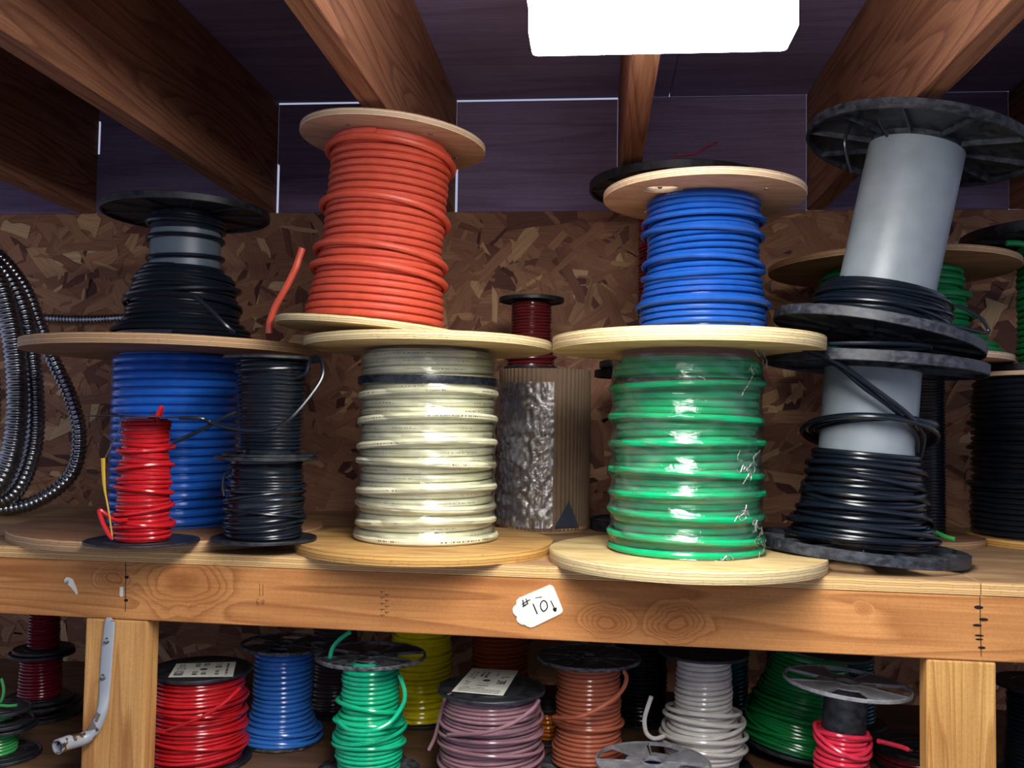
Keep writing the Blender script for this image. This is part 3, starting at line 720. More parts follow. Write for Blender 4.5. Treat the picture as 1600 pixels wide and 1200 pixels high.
def film(s, rows, ridges, k, z0, z1, r0, A=5.0, seed=0, lam=9.0, mat='film', crinkle=.0006):
    n = 150; seg = 160; z = s.z; rng = np.random.default_rng(seed)
    zs = np.linspace(z0, z1, n); th = 2*PI*np.arange(seg)/seg
    Zg, Tg = np.meshgrid(zs, th)
    R = np.full_like(Zg, 0.0)+np.interp(Zg, *zip(*sorted(rows)))
    add = np.zeros_like(R)
    for (y, a, ph) in ridges:
        d = np.abs(Zg-(z(y)+a*np.sin(Tg+ph)))/(lam*k); add = np.maximum(add, A*k*np.exp(-d*1.1))
    R += add
    for q in range(14):
        f1 = rng.uniform(3, 18); f2 = rng.uniform(60, 420); R += crinkle*.25*np.sin(f1*Tg+f2*Zg+rng.uniform(0,6))
    end = np.clip((Zg-z0)/.006, 0, 1)*np.clip((z1-Zg)/.006, 0, 1); 
    V = np.stack([np.cos(Tg)*R, np.sin(Tg)*R, Zg], 2).reshape(-1,3)
    i = (np.arange(seg)[:,None])*n; j = ((np.arange(seg)+1) % seg)[:,None]*n; q = np.arange(n-1)[None,:]
    Fc = np.stack([i+q, j+q, j+q+1, i+q+1], 2).reshape(-1,4)
    m = MB(); m.add(V, Fc.tolist()); return m.build('plastic_wrap', MAT[mat], s.root, angle=80)
film(Fs, [(0,108.2*k),(z(800),104.8*k),(z(620),104.8*k),(z(560),106.3*k),(Fs.H,104*k)], ridges, k, .0185, Fs.H-TF-.002, 0, A=6.0, lam=11)
m = MB(); zt = z(597); rr = 109.4*k
m.lathe([(rr-.0007,zt-.0062),(rr+.0004,zt-.006),(rr+.001,zt),(rr+.0004,zt+.006),(rr-.0007,zt+.0062)], 96); m.build('tape_band', MAT['tape'], Fs.root)

# ---- E: orange spool on F (leans)
E = Spool(584, 152, 145, 173, Z=Fs.Z+Fs.H+.006, Y=Fs.Y-.005, tilt=(0, math.radians(4.6))); rec('E', E)
tag(E.root, 'leaning plywood spool of orange cable, on top of the ivory spool', 'cable spool')
TE = .011; E.root.location.z += .006
fl_wood(E.root, E.Rb, TE, 0, MAT['ply_pale'], seed=6); fl_wood(E.root, E.Rt, TE, E.H-TE, MAT['ply_pink'], seed=8, bolts=5)
z = E.z; k = E.k
pr = [(E.H,94*k),(z(260),94*k),(z(380),94*k),(z(415),97*k),(z(460),102*k),(z(500),108*k),(0,108*k)]
w = winding(pr, TE+.0003, E.H-TE, 10.6*k, 8, .06, .05, k=9, loops=[(z(258),0,.011,PI*1.05),(z(345),0,.014,PI*1.05),(z(412),0,.010,PI*1.1),(z(440),0,.009,PI*1.1)],
            tails=[[(-.172,-.02,-.016),(-.172,-.022,.0),(-.163,-.03,TE+.016),(-.146,-.04,TE+.045),(-.131,-.045,TE+.078),(-.126,-.045,TE+.098),(-.122,-.045,TE+.115)]])
w.build('wire', W['orange'], E.root)

# ---- J: green wire spool in film
J = Spool(1070, 212, 211, 507, yb=914, name='cable_spool'); rec('J', J)
tag(J.root, 'pale plywood spool of bright green cable wrapped in torn clear film', 'cable spool')
TJ = .0205
fl_wood(J.root, J.Rb, .019, 0, MAT['ply_pale'], seed=9); fl_wood(J.root, J.Rt, TJ, J.H-TJ, MAT['ply_pale'], seed=12)
z = J.z; k = J.k
barrel(J.root, 101*k, .019, J.H-TJ, MAT['core'])
base = [(J.H,110*k),(z(570),114*k),(z(620),112*k),(z(840),112*k),(0,115*k)]
ridges = [(604,.004,1.5),(655,.003,4.2),(692,.002,2),(738,.005,4.0),(768,.002,2),(799,.003,5),(834,.003,4.4),(862,.001,1)]
w = winding(base, .0195, J.zf(554,112), 11.0*k, 12, .10, .25, k=9, loops=[(z(y),116.5*k,a,ph) for y,a,ph in ridges])
w.build('wire', W['green'], J.root)
film(J, [(0,116.5*k),(z(840),114*k),(z(620),114*k),(z(570),115.5*k),(J.H,111.5*k)], ridges, k, .020, J.zf(551,112), 0, A=9.0, seed=4, lam=13, crinkle=.0008)
m = MB(); zt = z(600); rr = 117.2*k
m.lathe([(rr-.0007,zt-.005),(rr+.0004,zt-.0045),(rr+.0008,zt),(rr+.0004,zt+.0045),(rr-.0007,zt+.005)], 96); m.build('tape_band', MAT['tape'], J.root)
# torn, bunched film strands hanging on the right side
rng = np.random.default_rng(3); m = MB()
for (x, y, n, s_) in ((1150,725,7,16),(1162,828,7,14),(1172,862,5,12),(1110,862,4,12),(1148,790,3,12),(1160,585,4,12),(1180,565,3,8)):
    for i in range(n):
        pts = []; px, py = x+rng.uniform(-s_,s_), y+rng.uniform(-s_,s_)
        for t in range(5):
            xx = min(px, 1186); rad = 124*k
            lx = (xx-J.cx)*k; lx = max(min(lx, rad*.97), -rad*.97)
            ly = -math.sqrt(rad*rad-lx*lx)
            pts.append((lx, ly, z(py)+.004)); px += rng.uniform(-9,9); py += rng.uniform(-11,13)
        m.tube(crom(pts, 5), .0007, 4)
tag(m.build('torn_film', MAT['film2'], J.root), kind='stuff')

# ---- Ls: blue spool on J
Ls = Spool(1097, 150, 156, 259, Z=J.Z+J.H+.0006, Y=J.Y+.03); rec('L', Ls)
tag(Ls.root, 'plywood spool of royal blue cable, on top of the green spool', 'cable spool')
TL = .012
slx = (-68*Ls.k, -72*Ls.k, 30*Ls.k, 20*Ls.k, 0)
fl_wood(Ls.root, Ls.Rb, .008, 0, MAT['ply_pale'], seed=13); fl_wood(Ls.root, Ls.Rt, TL, Ls.H-TL, MAT['ply_pink'], seed=15, slots=[slx], bolts=4)
z = Ls.z; k = Ls.k
pr = [(Ls.H,86*k),(z(330),89*k),(z(420),87*k),(z(445),90*k),(z(470),96*k),(z(500),99*k),(0,100*k)]
w = winding(pr, .0085, Ls.H-TL, 8.9*k, 18, .10, .25, k=9, loops=[(z(420),0,.006,3.6),(z(432),0,.010,.6),(z(350),0,.002,1),(z(482),0,.004,2.9),(z(372),0,.003,5)])
w.build('wire', W['blue'], Ls.root)

# ---- N + M: black plastic spools with grey tubes, right
Ns = Spool(1342, 158, 167, 562, yb=900, tilt=(0, math.radians(4.2)), name='wire_spool'); rec('N', Ns)
tag(Ns.root, 'worn black spool of glossy black cable on a grey tube, under the leaning one', 'wire spool')
Ns.root.location.z += .0135
TN = .017
fl_plastic(Ns.root, Ns.Rb, TN, 0, MAT['black_worn'], 70*Ns.k, ribs=12, windows=True, seed=.3, rim=.004)
fl_plastic(Ns.root, Ns.Rt*.99, TN, Ns.H-TN, MAT['black_worn'], 72*Ns.k, ribs=12, seed=.1, rim=.004)
z = Ns.z; k = Ns.k
barrel(Ns.root, 72*k, TN, Ns.H-TN, MAT['grey_pvc'])
pr = [(z(722),84*k),(z(770),86*k),(z(800),92*k),(z(830),98*k),(z(850),108*k),(0,110*k)]
def ring(rx, amp, z0_, ph, n=64, ox=0):
    th = 2*PI*np.arange(n)/n; return [( (rx+.002*math.sin(2*t+ph))*math.cos(t)+ox, (rx)*math.sin(t), z0_+amp*math.sin(t+ph)) for t in th]
w = winding(pr, TN, z(718), 8.0*k, 21, .15, .4, k=9, seg=72,
            loops=[(z(745),88*k,.008,3.5),(z(775),0,.010,.4),(z(790),0,.012,3.3),(z(815),98*k,.012,3.4),(z(828),104*k,.010,.5),(z(838),110*k,.010,3.6),(z(850),112*k,.005,2.2),(z(785),91*k,.014,.2),(z(765),88*k,.012,4.0)],
            tails=[[Ns.loc(1240,572,-.12),Ns.loc(1285,590,-.12),Ns.loc(1330,622,-.115),Ns.loc(1390,660,-.09),Ns.loc(1418,690,-.06),Ns.loc(1420,722,-.03)],
                   [Ns.loc(1222,566,-.12),Ns.loc(1275,582,-.13),Ns.loc(1340,620,-.12),Ns.loc(1402,660,-.10),Ns.loc(1428,688,-.06),Ns.loc(1426,722,-.03)]])
for (rx, amp, y, ph, ox) in ((96*k,.024,688,3.25,0*k),(90*k,.021,684,3.0,6*k),(99*k,.026,692,3.3,1*k),(86*k,.017,682,2.8,12*k)):
    w.tube(ring(rx, amp, z(y), ph, ox=ox), 4.0*k, 9, closed=True)
w.build('wire', W['black'], Ns.root)

Ms = Spool(1366, 158, 170, 172, Z=Ns.Z+Ns.H+.03, Y=Ns.Y+.005, X=Ns.X+.027, tilt=(math.radians(-1.0), math.radians(12.2))); rec('M', Ms)
tag(Ms.root, 'leaning worn black spool with a long bare grey tube, atop another worn black spool', 'wire spool')
Ms.root.location.z += .016
TM = .016
fl_plastic(Ms.root, Ms.Rb, TM, 0, MAT['black_worn'], 70*Ms.k, ribs=12, seed=.2, rim=.004)
fl_plastic(Ms.root, Ms.Rt, TM, Ms.H-TM, MAT['black_worn'], 70*Ms.k, ribs=10, seed=.5, rim=.005, mid=.012)
z = Ms.z; k = Ms.k
barrel(Ms.root, 72*k, TM, Ms.H-TM, MAT['grey_pvc'])
hw = .062
pr = [(TM+hw,95*k),(TM+hw*.6,101*k),(TM+hw*.2,104*k),(0,106*k)]
for pts_, r_ in (([(-.098,-.105,Ms.H-.004),(-.085,-.09,Ms.H-.02),(-.066,-.074,Ms.H-.030)], .0022), ([(-.118,-.05,Ms.H-.008),(-.122,-.05,Ms.H-.04),(-.112,-.045,Ms.H-.065),(-.10,-.04,Ms.H-.085)], .0026)):
    m = MB(); m.tube(crom(pts_, 8), r_, 8); m.build('wire_end', W['black'], Ms.root)
w = winding(pr, TM, TM+hw, 5.4*k, 25, .2, .5, loops=[(TM+hw*.5,0,.010,1),(TM+hw*.3,0,.008,4),(TM+hw*.7,0,.008,2)],
            tails=[[(.085,-.075,TM+.048),(.118,-.085,TM+.034),(.134,-.085,TM+.018),(.128,-.09,TM+.012),(.09,-.098,TM+.010),(.04,-.12,TM+.008)]])
w.build('wire', W['black'], Ms.root)
# wedge of slack cable between the two
m = MB()
m.tube(crom([(-.135,-.05,0),(-.10,-.11,.004),(-.04,-.145,.003),(.02,-.14,.0015),(.05,-.11,0),(.0,-.06,0),(-.08,-.03,.0)], 8), .0032, 8)
o = m.build('slack_cable', W['black']); o.location = (Ns.X+.02, Ns.Y, Ns.Z+Ns.H+.0225); 
tag(o, 'slack black cable squeezed between the two worn black spools', 'cable')

# ---- G + H behind F
Hs = Spool(848, 72, 72, 572, Z=Z_SHELF, Y=1.86, name='wrapped_roll'); rec('H', Hs)
tag(Hs.root, 'brown corrugated cardboard roll wrapped in crinkled clear film, behind the ivory spool', 'wrapped roll')
m = MB(); n = 360; R0 = Hs.Rb
A_ = 2*PI*np.arange(n)/n; rr = R0-.0022+.0014*np.cos(A_*60)
zs = np.linspace(.004, Hs.H-.003, 24); V = np.zeros((n, 24, 3))
for j_, zz in enumerate(zs):
    q = rr+.0015*np.sin(A_*3+zz*9); V[:,j_,0] = np.cos(A_)*q; V[:,j_,1] = np.sin(A_)*q; V[:,j_,2] = zz
m.add(V.reshape(-1,3), [(i*24+j_, ((i+1)%n)*24+j_, ((i+1)%n)*24+j_+1, i*24+j_+1) for i in range(n) for j_ in range(23)])
m.disc(R0-.002, Hs.H-.003, 60); m.disc(R0-.002, .004, 60, up=False)
m.build('cardboard', MAT['card'], Hs.root, angle=70)
fl_wood(Hs.root, R0*.97, .012, 0, MAT['ply_brown'], seed=2)
def film_patch(s, a0, a1, z0, z1, r, seed):
    rng = np.random.default_rng(seed); na, nz = 90, 90; V = np.zeros((na, nz, 3))
    Ag, Zg = np.meshgrid(np.linspace(a0, a1, na), np.linspace(z0, z1, nz), indexing='ij')
    R = np.full_like(Ag, r)
    for q in range(40):
        fa, fz = rng.uniform(-32, 32), rng.uniform(-420, 420); R += .00028*np.sin(fa*Ag+fz*Zg+rng.uniform(0,6.28)+2*np.sin(9*Ag+rng.uniform(0,6)))
    V = np.stack([np.cos(Ag)*R, np.sin(Ag)*R, Zg], 2)
    m = MB(); m.add(V.reshape(-1,3), [(i*nz+j_, (i+1)*nz+j_, (i+1)*nz+j_+1, i*nz+j_+1) for i in range(na-1) for j_ in range(nz-1)])
    return m.build('plastic_wrap', MAT['film2'], s.root, angle=180)
film_patch(Hs, PI*.95, PI*1.58, .010, Hs.H-.03, R0+.0018, 5)
m = MB(); a = PI*1.68; 
tri = [(a-.28,.012),(a+.28,.012),(a+.02,.062)]
pts = []
for s_ in (0, .0008):
    for t, zz in tri: pts.append((math.cos(t)*(R0+.0006+s_+.004), math.sin(t)*(R0+.0006+s_+.004), zz))
m.add(pts, [(0,1,2),(5,4,3),(0,3,4,1),(1,4,5,2),(2,5,3,0)]); m.build('torn_flap', M_plain('dark_blue_grey_paper', (58,64,78), .6), Hs.root)
G = Spool(823, 42, 51, 459, Z=Hs.Z+Hs.H+.0005, Y=1.875, X=Hs.X-.03); rec('G', G)
tag(G.root, 'small spool of dark maroon wire with a black flange, on the wrapped roll', 'wire spool')
fl_thin(G.root, G.Rb, .003, 0, MAT['black_plastic']); fl_plastic(G.root, G.Rt, .008, G.H-.008, MAT['black_plastic'], .02, ribs=8, hub=.012)
z = G.z; k = G.k
w = winding([(G.H,32*k),(z(545),32*k),(z(556),37*k),(0,38*k)], .0035, G.H-.008, 4.6*k, 31, .06, loops=[(z(560),0,.003,1)]); w.build('wire', W['maroon'], G.root)

# ---- I + K behind J
I_ = Spool(1000, 78, 74, 572, Z=Z_SHELF+.0, Y=1.885, name='wire_spool'); rec('I', I_)
I_.H = 1.715-Z_SHELF
tag(I_.root, 'black plastic spool half hidden behind the green film-wrapped spool', 'wire spool')
fl_plastic(I_.root, I_.Rb, .022, 0, MAT['black_worn'], .04, ribs=10); fl_plastic(I_.root, I_.Rt, .014, I_.H-.014, MAT['black_plastic'], .04, ribs=10)
k = I_.k; w = winding([(I_.H,40*k),(0,44*k)], .022, I_.H-.014, 6*k, 33, .1); w.build('wire', W['black'], I_.root)
K = Spool(1055, 118, 137, 245, Z=I_.Z+I_.H+.0005, Y=1.815); rec('K', K)
K.H = min(K.H, Z_OSB-.012-K.Z)
tag(K.root, 'large black flanged spool of dark maroon wire behind the blue spool', 'wire spool')
fl_plastic(K.root, K.Rb, .012, 0, MAT['black_plastic'], .05, ribs=10); fl_plastic(K.root, K.Rt, .016, K.H-.016, MAT['black_plastic'], .05, ribs=12)
z = K.z; k = K.k
m = MB(); m.tube(crom([K.loc(1048,262,-.10),K.loc(1052,250,-.11),K.loc(1060,243,-.11),K.loc(1085,240,-.11),K.loc(1105,230,-.11),K.loc(1120,222,-.11)], 8), .0022, 8); m.build('wire_end', W['crimson'], K.root)
w = winding([(K.H,60*k),(0,60*k)], .012, K.H-.016, 5*k, 35, .06)
w.build('wire', W['crimson'], K.root)

# ---- O on P behind N/M
P_ = Spool(1434, 95, 84, 560, Z=Z_SHELF, Y=1.80, name='cable_spool'); rec('P', P_)
tag(P_.root, 'plywood spool of thin black wire standing behind the worn black spool', 'cable spool')
fl_wood(P_.root, P_.Rb, .0135, 0, MAT['ply_brown'], seed=21); fl_wood(P_.root, P_.Rt, .012, P_.H-.012, MAT['ply_brown'], seed=22)
k = P_.k; w = winding([(P_.H,32*k+.01),(0,32*k+.01)], .0135, P_.H-.012, 4.6*k, 41, .06); w.build('wire', W['black'], P_.root)
O = Spool(1391, 172, 184, 380, Z=P_.Z+P_.H+.001, Y=1.86, X=None, name='cable_spool'); rec('O', O)
tag(O.root, 'wide plywood spool of mid green cable behind the leaning grey tube spool', 'cable spool')
fl_wood(O.root, O.Rb, .012, 0, MAT['ply_pink'], seed=23); fl_wood(O.root, O.Rt, .012, O.H-.012, MAT['ply_brown'], seed=24)
z = O.z; k = O.k
w = winding([(O.H,106*k),(z(450),106*k),(z(500),112*k),(z(525),122*k),(z(540),150*k),(0,160*k)], .012, O.H-.012, 9.6*k, 43, .12, .2, k=8, loops=[(z(470),0,.006,1),(z(500),0,.005,3)])
w.build('wire', W['dkgreen'], O.root)
m = MB(); Pg = [atY(1438,815,1.62), atY(1455,828,1.60), atY(1475,838,1.585), atY(1492,843,1.575)]
Pg = [tuple(p) for p in Pg]; m.tube(crom(Pg, 6), .0042, 10); o = m.build('cable_end', W['lime'])
tag(o, 'short bright green cable end poking out behind the front right black spool', 'cable end')

# ---- right edge: black spool with a green one on top
Qs = Spool(1632, 112, 112, 577, yb=862, Z=Z_SHELF, name='cable_spool'); rec('Q', Qs)
tag(Qs.root, 'plywood spool of black cable cut off by the right edge', 'cable spool')
fl_wood(Qs.root, Qs.Rb*1.0, .014, 0, MAT['ply_gold'], seed=25); fl_wood(Qs.root, Qs.Rt, .008, Qs.H-.008, MAT['ply_pink'], seed=26)
k = Qs.k; z = Qs.z
w = winding([(Qs.H,102*k),(0,105*k)], .014, Qs.H-.008, 8*k, 45, .12, .2, loops=[(z(660),0,.004,1),(z(700),0,.003,3),(z(755),0,.004,2)]); w.build('wire', W['black'], Qs.root)
Rs = Spool(1664, 130, 148, 332, Z=Qs.Z+Qs.H+.0006, Y=Qs.Y+.02, tilt=(0, 0)); rec('R', Rs)
tag(Rs.root, 'black flanged spool of green cable at the right edge, above the black cable', 'wire spool')
fl_plastic(Rs.root, Rs.Rb, .014, 0, MAT['black_plastic'], .05, ribs=12); fl_plastic(Rs.root, Rs.Rt, .02, Rs.H-.02, MAT['black_plastic'], .05, ribs=12)
z = Rs.z; k = Rs.k
w = winding([(Rs.H,66*k),(0,68*k)], .014, Rs.H-.02, 9*k, 47, .08, tails=[[Rs.loc(1572,380,-.10),Rs.loc(1590,380,-.10),Rs.loc(1612,384,-.09),Rs.loc(1630,392,-.07)]])
w.build('wire', W['dkgreen'], Rs.root)

# ------------------------------------------------------------------ flexible conduit, left
def conduit(mb, px, Yd, rad, pitch=.0072):
    P = [atY(x, y, Yy) for (x, y), Yy in zip(px, Yd)]
    C_ = crom(P, 24); seglen = np.r_[0, np.cumsum(np.linalg.norm(np.diff(C_, axis=0), axis=1))]
    n = int(seglen[-1]/pitch*6); s = np.linspace(0, seglen[-1], n)
    Q = np.stack([np.interp(s, seglen, C_[:,i]) for i in range(3)], 1)
    r = rad*(1-.16*(.5-.5*np.cos(2*PI*s/pitch))**2)
    mb.tube(Q, r, 20)
m = MB()
conduit(m, [(-60,380),(-10,430),(14,500),(26,580),(26,660),(12,728),(-15,769),(-60,790)], [1.78]*8, .0212, .0105)
conduit(m, [(-60,370),(0,420),(34,480),(50,560),(56,640),(50,710),(20,772),(-40,794)], [1.825]*8, .0180, .0105)
conduit(m, [(-60,360),(0,402),(38,450),(62,510),(82,560),(110,620),(124,680),(112,740),(60,782),(0,796),(-60,795)], [1.86,1.87,1.87,1.87,1.87,1.87,1.86,1.85,1.84,1.83,1.82], .0152, .0105)
conduit(m, [(-60,425),(-30,480),(-17,560),(-13,640),(-25,720),(-60,780)], [1.82]*6, .0180, .0105)
o = m.build('flexible_conduit', MAT['conduit'], angle=80)
tag(o, 'coil of thick dark corrugated metal conduit at the left edge of the shelf', 'conduit')
m = MB(); conduit(m, [(68,497),(110,499),(150,499),(200,496)], [2.085,2.085,2.085,2.085], .0105, .0082)
o = m.build('thin_conduit', MAT['conduit'], angle=80); tag(o, 'straight piece of thinner corrugated conduit reaching behind the black spool', 'conduit')

# ------------------------------------------------------------------ things on the beam and the post
def frontM(v): return SHELF_M @ Matrix.Translation((0, v, 0))
def flat_front(px, v, t):
    """outline sighted on the front plane -> prism in (u,z) with thickness t in front of the face at v"""
    uz = [onfront(x, y, v) for x, y in px]; m = MB(); n = len(uz)
    V = [(u, -t, z) for u, z in uz] + [(u, 0, z) for u, z in uz]
    m.add(V, [tuple(range(n)), tuple(range(2*n-1, n-1, -1))] + [(i, n+i, n+(i+1)%n, (i+1)%n) for i in range(n)])
    return m
root = empty('number_tag'); root.matrix_world = frontM(.0013)
tag(root, 'white card tag with handwritten #10 and a down arrow, stapled to the beam', 'tag')
out = [(859,913.5),(863,915),(866,919),(879,951),(879.5,955),(876,959),(835,979),(829,980.5),(824,979),(820,976),(815,976),(809,972),(807,968),(808,963),(805,961),(801.5,957),(801,951),(803,947),(807,944),(807,938),(811,934)]
m = flat_front(out, .0013, .0016); m.build('card', MAT['paper'], root, smooth=False, bevel=.0003)
lt = MB()
def stroke(pts, r=.0006, v=.0013, off=.0020, mb=None):
    P = [onfront(x, y, v) for x, y in pts]; P = [(u, -off, z_) for u, z_ in P]
    (lt if mb is None else mb).tube(crom(P, 5) if len(P) > 2 else np.array(P), r*1.3, 6)
stroke([(833,943),(840,959)], .0007)
stroke([(848,938.5),(845,943),(845.5,950),(849,954.5),(852.5,953),(855.5,948),(854,941),(850.5,938),(848,938.5)], .00065)
stroke([(860.5,938),(864,945),(868,954)], .0006)
stroke([(864.5,951.5),(867,950.5),(869,950),(868,954.5),(864.5,951.5)], .0008)
stroke([(817,937),(819,947)], .0007); stroke([(822,935),(825,943)], .0006); stroke([(816,944),(822,940),(828.5,936.5)], .00055); stroke([(817,947.5),(821,945),(825,942.5)], .0007)
stroke([(836.5,934),(841,932.8),(847,932.5)], .0004)
lt.build('handwriting', MAT['ink'], root)
m = MB(); stroke([(838,933.5),(846,932)], .00035, off=.0022, mb=m); m.build('staple', MAT['screw'], root)

root = empty('paper_scrap'); root.matrix_world = frontM(.0013)
tag(root, 'torn white scrap of paper nailed to the beam near its left end', 'paper scrap')
out = [(104,902),(109,902.5),(114,905),(117,912),(120,919),(122,927),(120,929),(116,923),(111,917),(107,913),(102,911),(101,906)]
flat_front(out, .0013, .0012).build('paper', MAT['paper'], root, smooth=False)
u, zz = onfront(106, 909, .0013)
m = MB(); m.lathe([(.0001,-.001),(.0026,-.001),(.0030,.0),(.0026,.0012),(.0001,.0016)], 16); m.xf(Matrix.Translation((u,-.0022,zz)) @ Matrix.Rotation(PI/2, 4, 'X')); m.build('nail', MAT['screw'], root)
root = tag(flat_front([(188,917),(193,917),(193,931),(190,933),(187.5,930)], .0013, .0012).build('paper_sliver', MAT['paper'], smooth=False), 'tiny white sliver of paper stapled to the beam above the left post', 'paper scrap')
root.matrix_world = frontM(.0013)

# nail holes and saw marks
def hole(x, y, rx, ry, nm='nail_hole'):
    u, zz = onfront(x, y, .0013)
    A_ = 2*PI*np.arange(14)/14
    V = [(u+rx*math.cos(t), -.0003, zz+ry*math.sin(t)) for t in A_]
    return V
m = MB()
HL = [(198,902,.0034,.0022),(197,938,.0034,.0024),(1529,949,.006,.0025),(1537,968,.006,.0022),(1527,977,.006,.0018),(1530,993,.006,.0014),(1530,999,.005,.0013),(1534,1012,.005,.0018),(852.7,893,.0016,.0014),(1540,915,.006,.0012)]
for h in HL:
    V = hole(*h); n = len(V); V2 = [(a, b_+.0006, c) for a, b_, c in V]; m.add(V+V2, [tuple(range(n)), tuple(range(2*n-1,n-1,-1))]+[(i, n+i, n+(i+1)%n, (i+1)%n) for i in range(n)])
for (xa, ya, xb, yb_) in ((196.5,872,196,955),(1531,932,1533,1026),):
    a = onfront(xa, ya, .0013); b_ = onfront(xb, yb_, .0013)
    m.tube(np.array([(a[0], -.0001, a[1]), (b_[0], -.0001, b_[1])]), .0005, 5)
o = m.build('nail_marks', M_plain('dark_hole', (30,18,12), .9)); o.matrix_world = frontM(.0013)
o.parent = bpy.data.objects['shelf_beam']; o.matrix_parent_inverse = (SHELF_M @ Matrix.Translation((0,0,zb0))).inverted()
# faded ink stamp on the beam
m = MB()
for (pts) in ([(401,938),(402,936),(405,936.5)],[(401,938),(401.5,944),(404.5,945)],[(404.5,945),(405,941),(402,941)],[(408,945),(412,944)],[(412,944),(412.5,938),(409,937.5)],[(409,937.5),(408.5,941),(412,941.5)],[(406,912),(406,932)],[(411,913),(411,931)]):
    P = [onfront(x, y, .0013) for x, y in pts]; m.tube(np.array([(u, -.0002, z_) for u, z_ in P]), .00035, 5)
for i in range(9):
    y = 924+i*4.6; x = 594+(i%2)*7; stroke([(x,y),(x+7,y+.5)], .00035, off=.0002, mb=m); stroke([(x+2,y),(x+3,y+3.6)], .0003, off=.0002, mb=m)
o = m.build('ink_stamp', M_plain('faded_brown_ink', (112,70,44), .8)); o.matrix_world = frontM(.0013)
o.parent = bpy.data.objects['shelf_beam']; o.matrix_parent_inverse = (SHELF_M @ Matrix.Translation((0,0,zb0))).inverted()

# bent grey hook on the left post
def hook():
    v = .002
    root = empty('bent_hook'); root.matrix_world = frontM(v)
    tag(root, 'bent grey metal tube hook with a flattened top, screwed to the left post', 'hook')
    c = [(172,970),(171.5,973.5),(168,1010),(165,1050),(163,1085),(160,1110),(150,1135),(138,1150),(124,1156),(108,1160),(90,1167)]
    ws = [6.5,9.5,10.5,10.5,9.5,9,9.5,10,11,11.5,12]; dp = [.0035,.0035,.0035,.0035,.004,.008,.012,.018,.028,.046,.066]
    th = [.0015,.0022,.0022,.0022,.003,.0075,.0085,.0095,.010,.0108,.0112]
    kk = 16; P = []
    for (x, y), w_, d_ in zip(c, ws, dp):
        u, z_ = onfront(x, y, v); P.append((u, -d_, z_))
    # the free end reaches out from the post: bring the sighted points forward along their sight lines
    P = []
    for (x, y), d_ in zip(c, dp):
        u, z_ = onfront(x, y, v-d_); P.append((u, -d_, z_))
    P = crom(P, 6); n = len(P)
    t = np.linspace(0, 1, n); ti = np.linspace(0, 1, len(ws))
    wv = np.interp(t, ti, ws)*1.36/F; tv = np.interp(t, ti, th)
    T = np.gradient(P, axis=0); T /= np.linalg.norm(T, axis=1)[:,None]
    side = np.cross(T, np.array([0,-1.0,0])); side /= np.linalg.norm(side, axis=1)[:,None]
    nrm = np.cross(side, T)
    A_ = 2*PI*np.arange(kk)/kk
    V = P[:,None,:]+wv[:,None,None]*np.cos(A_)[None,:,None]*side[:,None,:]+tv[:,None,None]*np.sin(A_)[None,:,None]*nrm[:,None,:]
    ins = P[:,None,:]+.8*(wv[:,None,None]*np.cos(A_)[None,:,None]*side[:,None,:]+tv[:,None,None]*np.sin(A_)[None,:,None]*nrm[:,None,:])
    m = MB(); Fc = [(i*kk+q, i*kk+(q+1)%kk, (i+1)*kk+(q+1)%kk, (i+1)*kk+q) for i in range(n-1) for q in range(kk)]
    m.add(V.reshape(-1,3), Fc+[tuple(range(kk-1,-1,-1))])
    o0 = m.add(ins[-12:].reshape(-1,3), [(i*kk+q, (i+1)*kk+q, (i+1)*kk+(q+1)%kk, i*kk+(q+1)%kk) for i in range(11) for q in range(kk)])
    e = (n-1)*kk; ie = o0+11*kk
    m.f.extend([(e+q, e+(q+1)%kk, ie+(q+1)%kk, ie+q) for q in range(kk)])
    m.f.append(tuple(o0+q for q in range(kk)))
    mt, nt, b = mat_new('worn_grey_paint')
    nz = N(nt, 'ShaderNodeTexNoise'); nz.inputs['Scale'].default_value = 70; nz.inputs['Detail'].default_value = 4; L(nt, mapping(nt, (1,1,1)), nz.inputs[0])
    sx = N(nt, 'ShaderNodeSeparateXYZ'); tc = N(nt, 'ShaderNodeTexCoord'); L(nt, tc.outputs['Object'], sx.inputs[0])
    zt = onfront(160, 1095)[1]; z2 = onfront(130, 1153)[1]
    a1 = N(nt, 'ShaderNodeMath', operation='LESS_THAN'); L(nt, sx.outputs[2], a1.inputs[0]); a1.inputs[1].default_value = zt
    a2 = N(nt, 'ShaderNodeMath', operation='GREATER_THAN'); L(nt, nz.outputs[0], a2.inputs[0]); a2.inputs[1].default_value = .54
    a3 = N(nt, 'ShaderNodeMath', operation='MULTIPLY'); L(nt, a1.outputs[0], a3.inputs[0]); L(nt, a2.outputs[0], a3.inputs[1])
    mx = N(nt, 'ShaderNodeMix', data_type='RGBA'); L(nt, a3.outputs[0], mx.inputs[0]); mx.inputs[6].default_value = lin(158,164,172); mx.inputs[7].default_value = lin(150,134,116)
    L(nt, mx.outputs[2], b.inputs['Base Color']); L(nt, a3.outputs[0], b.inputs['Metallic']); b.inputs['Roughness'].default_value = .35
    m.build('tube', mt, root, angle=50)
    for (x, y) in ((166.5,1001),(160.5,1058)):
        u, z_ = onfront(x, y, v-.006)
        s_ = MB(); s_.lathe([(.0001,0),(.0048,0),(.0052,.0008),(.0050,.0014),(.0034,.0022),(.0032,.0046),(.0001,.005)], 20)
        s_.xf(Matrix.Translation((u, -.0056, z_)) @ Matrix.Rotation(PI/2, 4, 'X')); s_.build('screw', MAT['screw'], root)
hook()

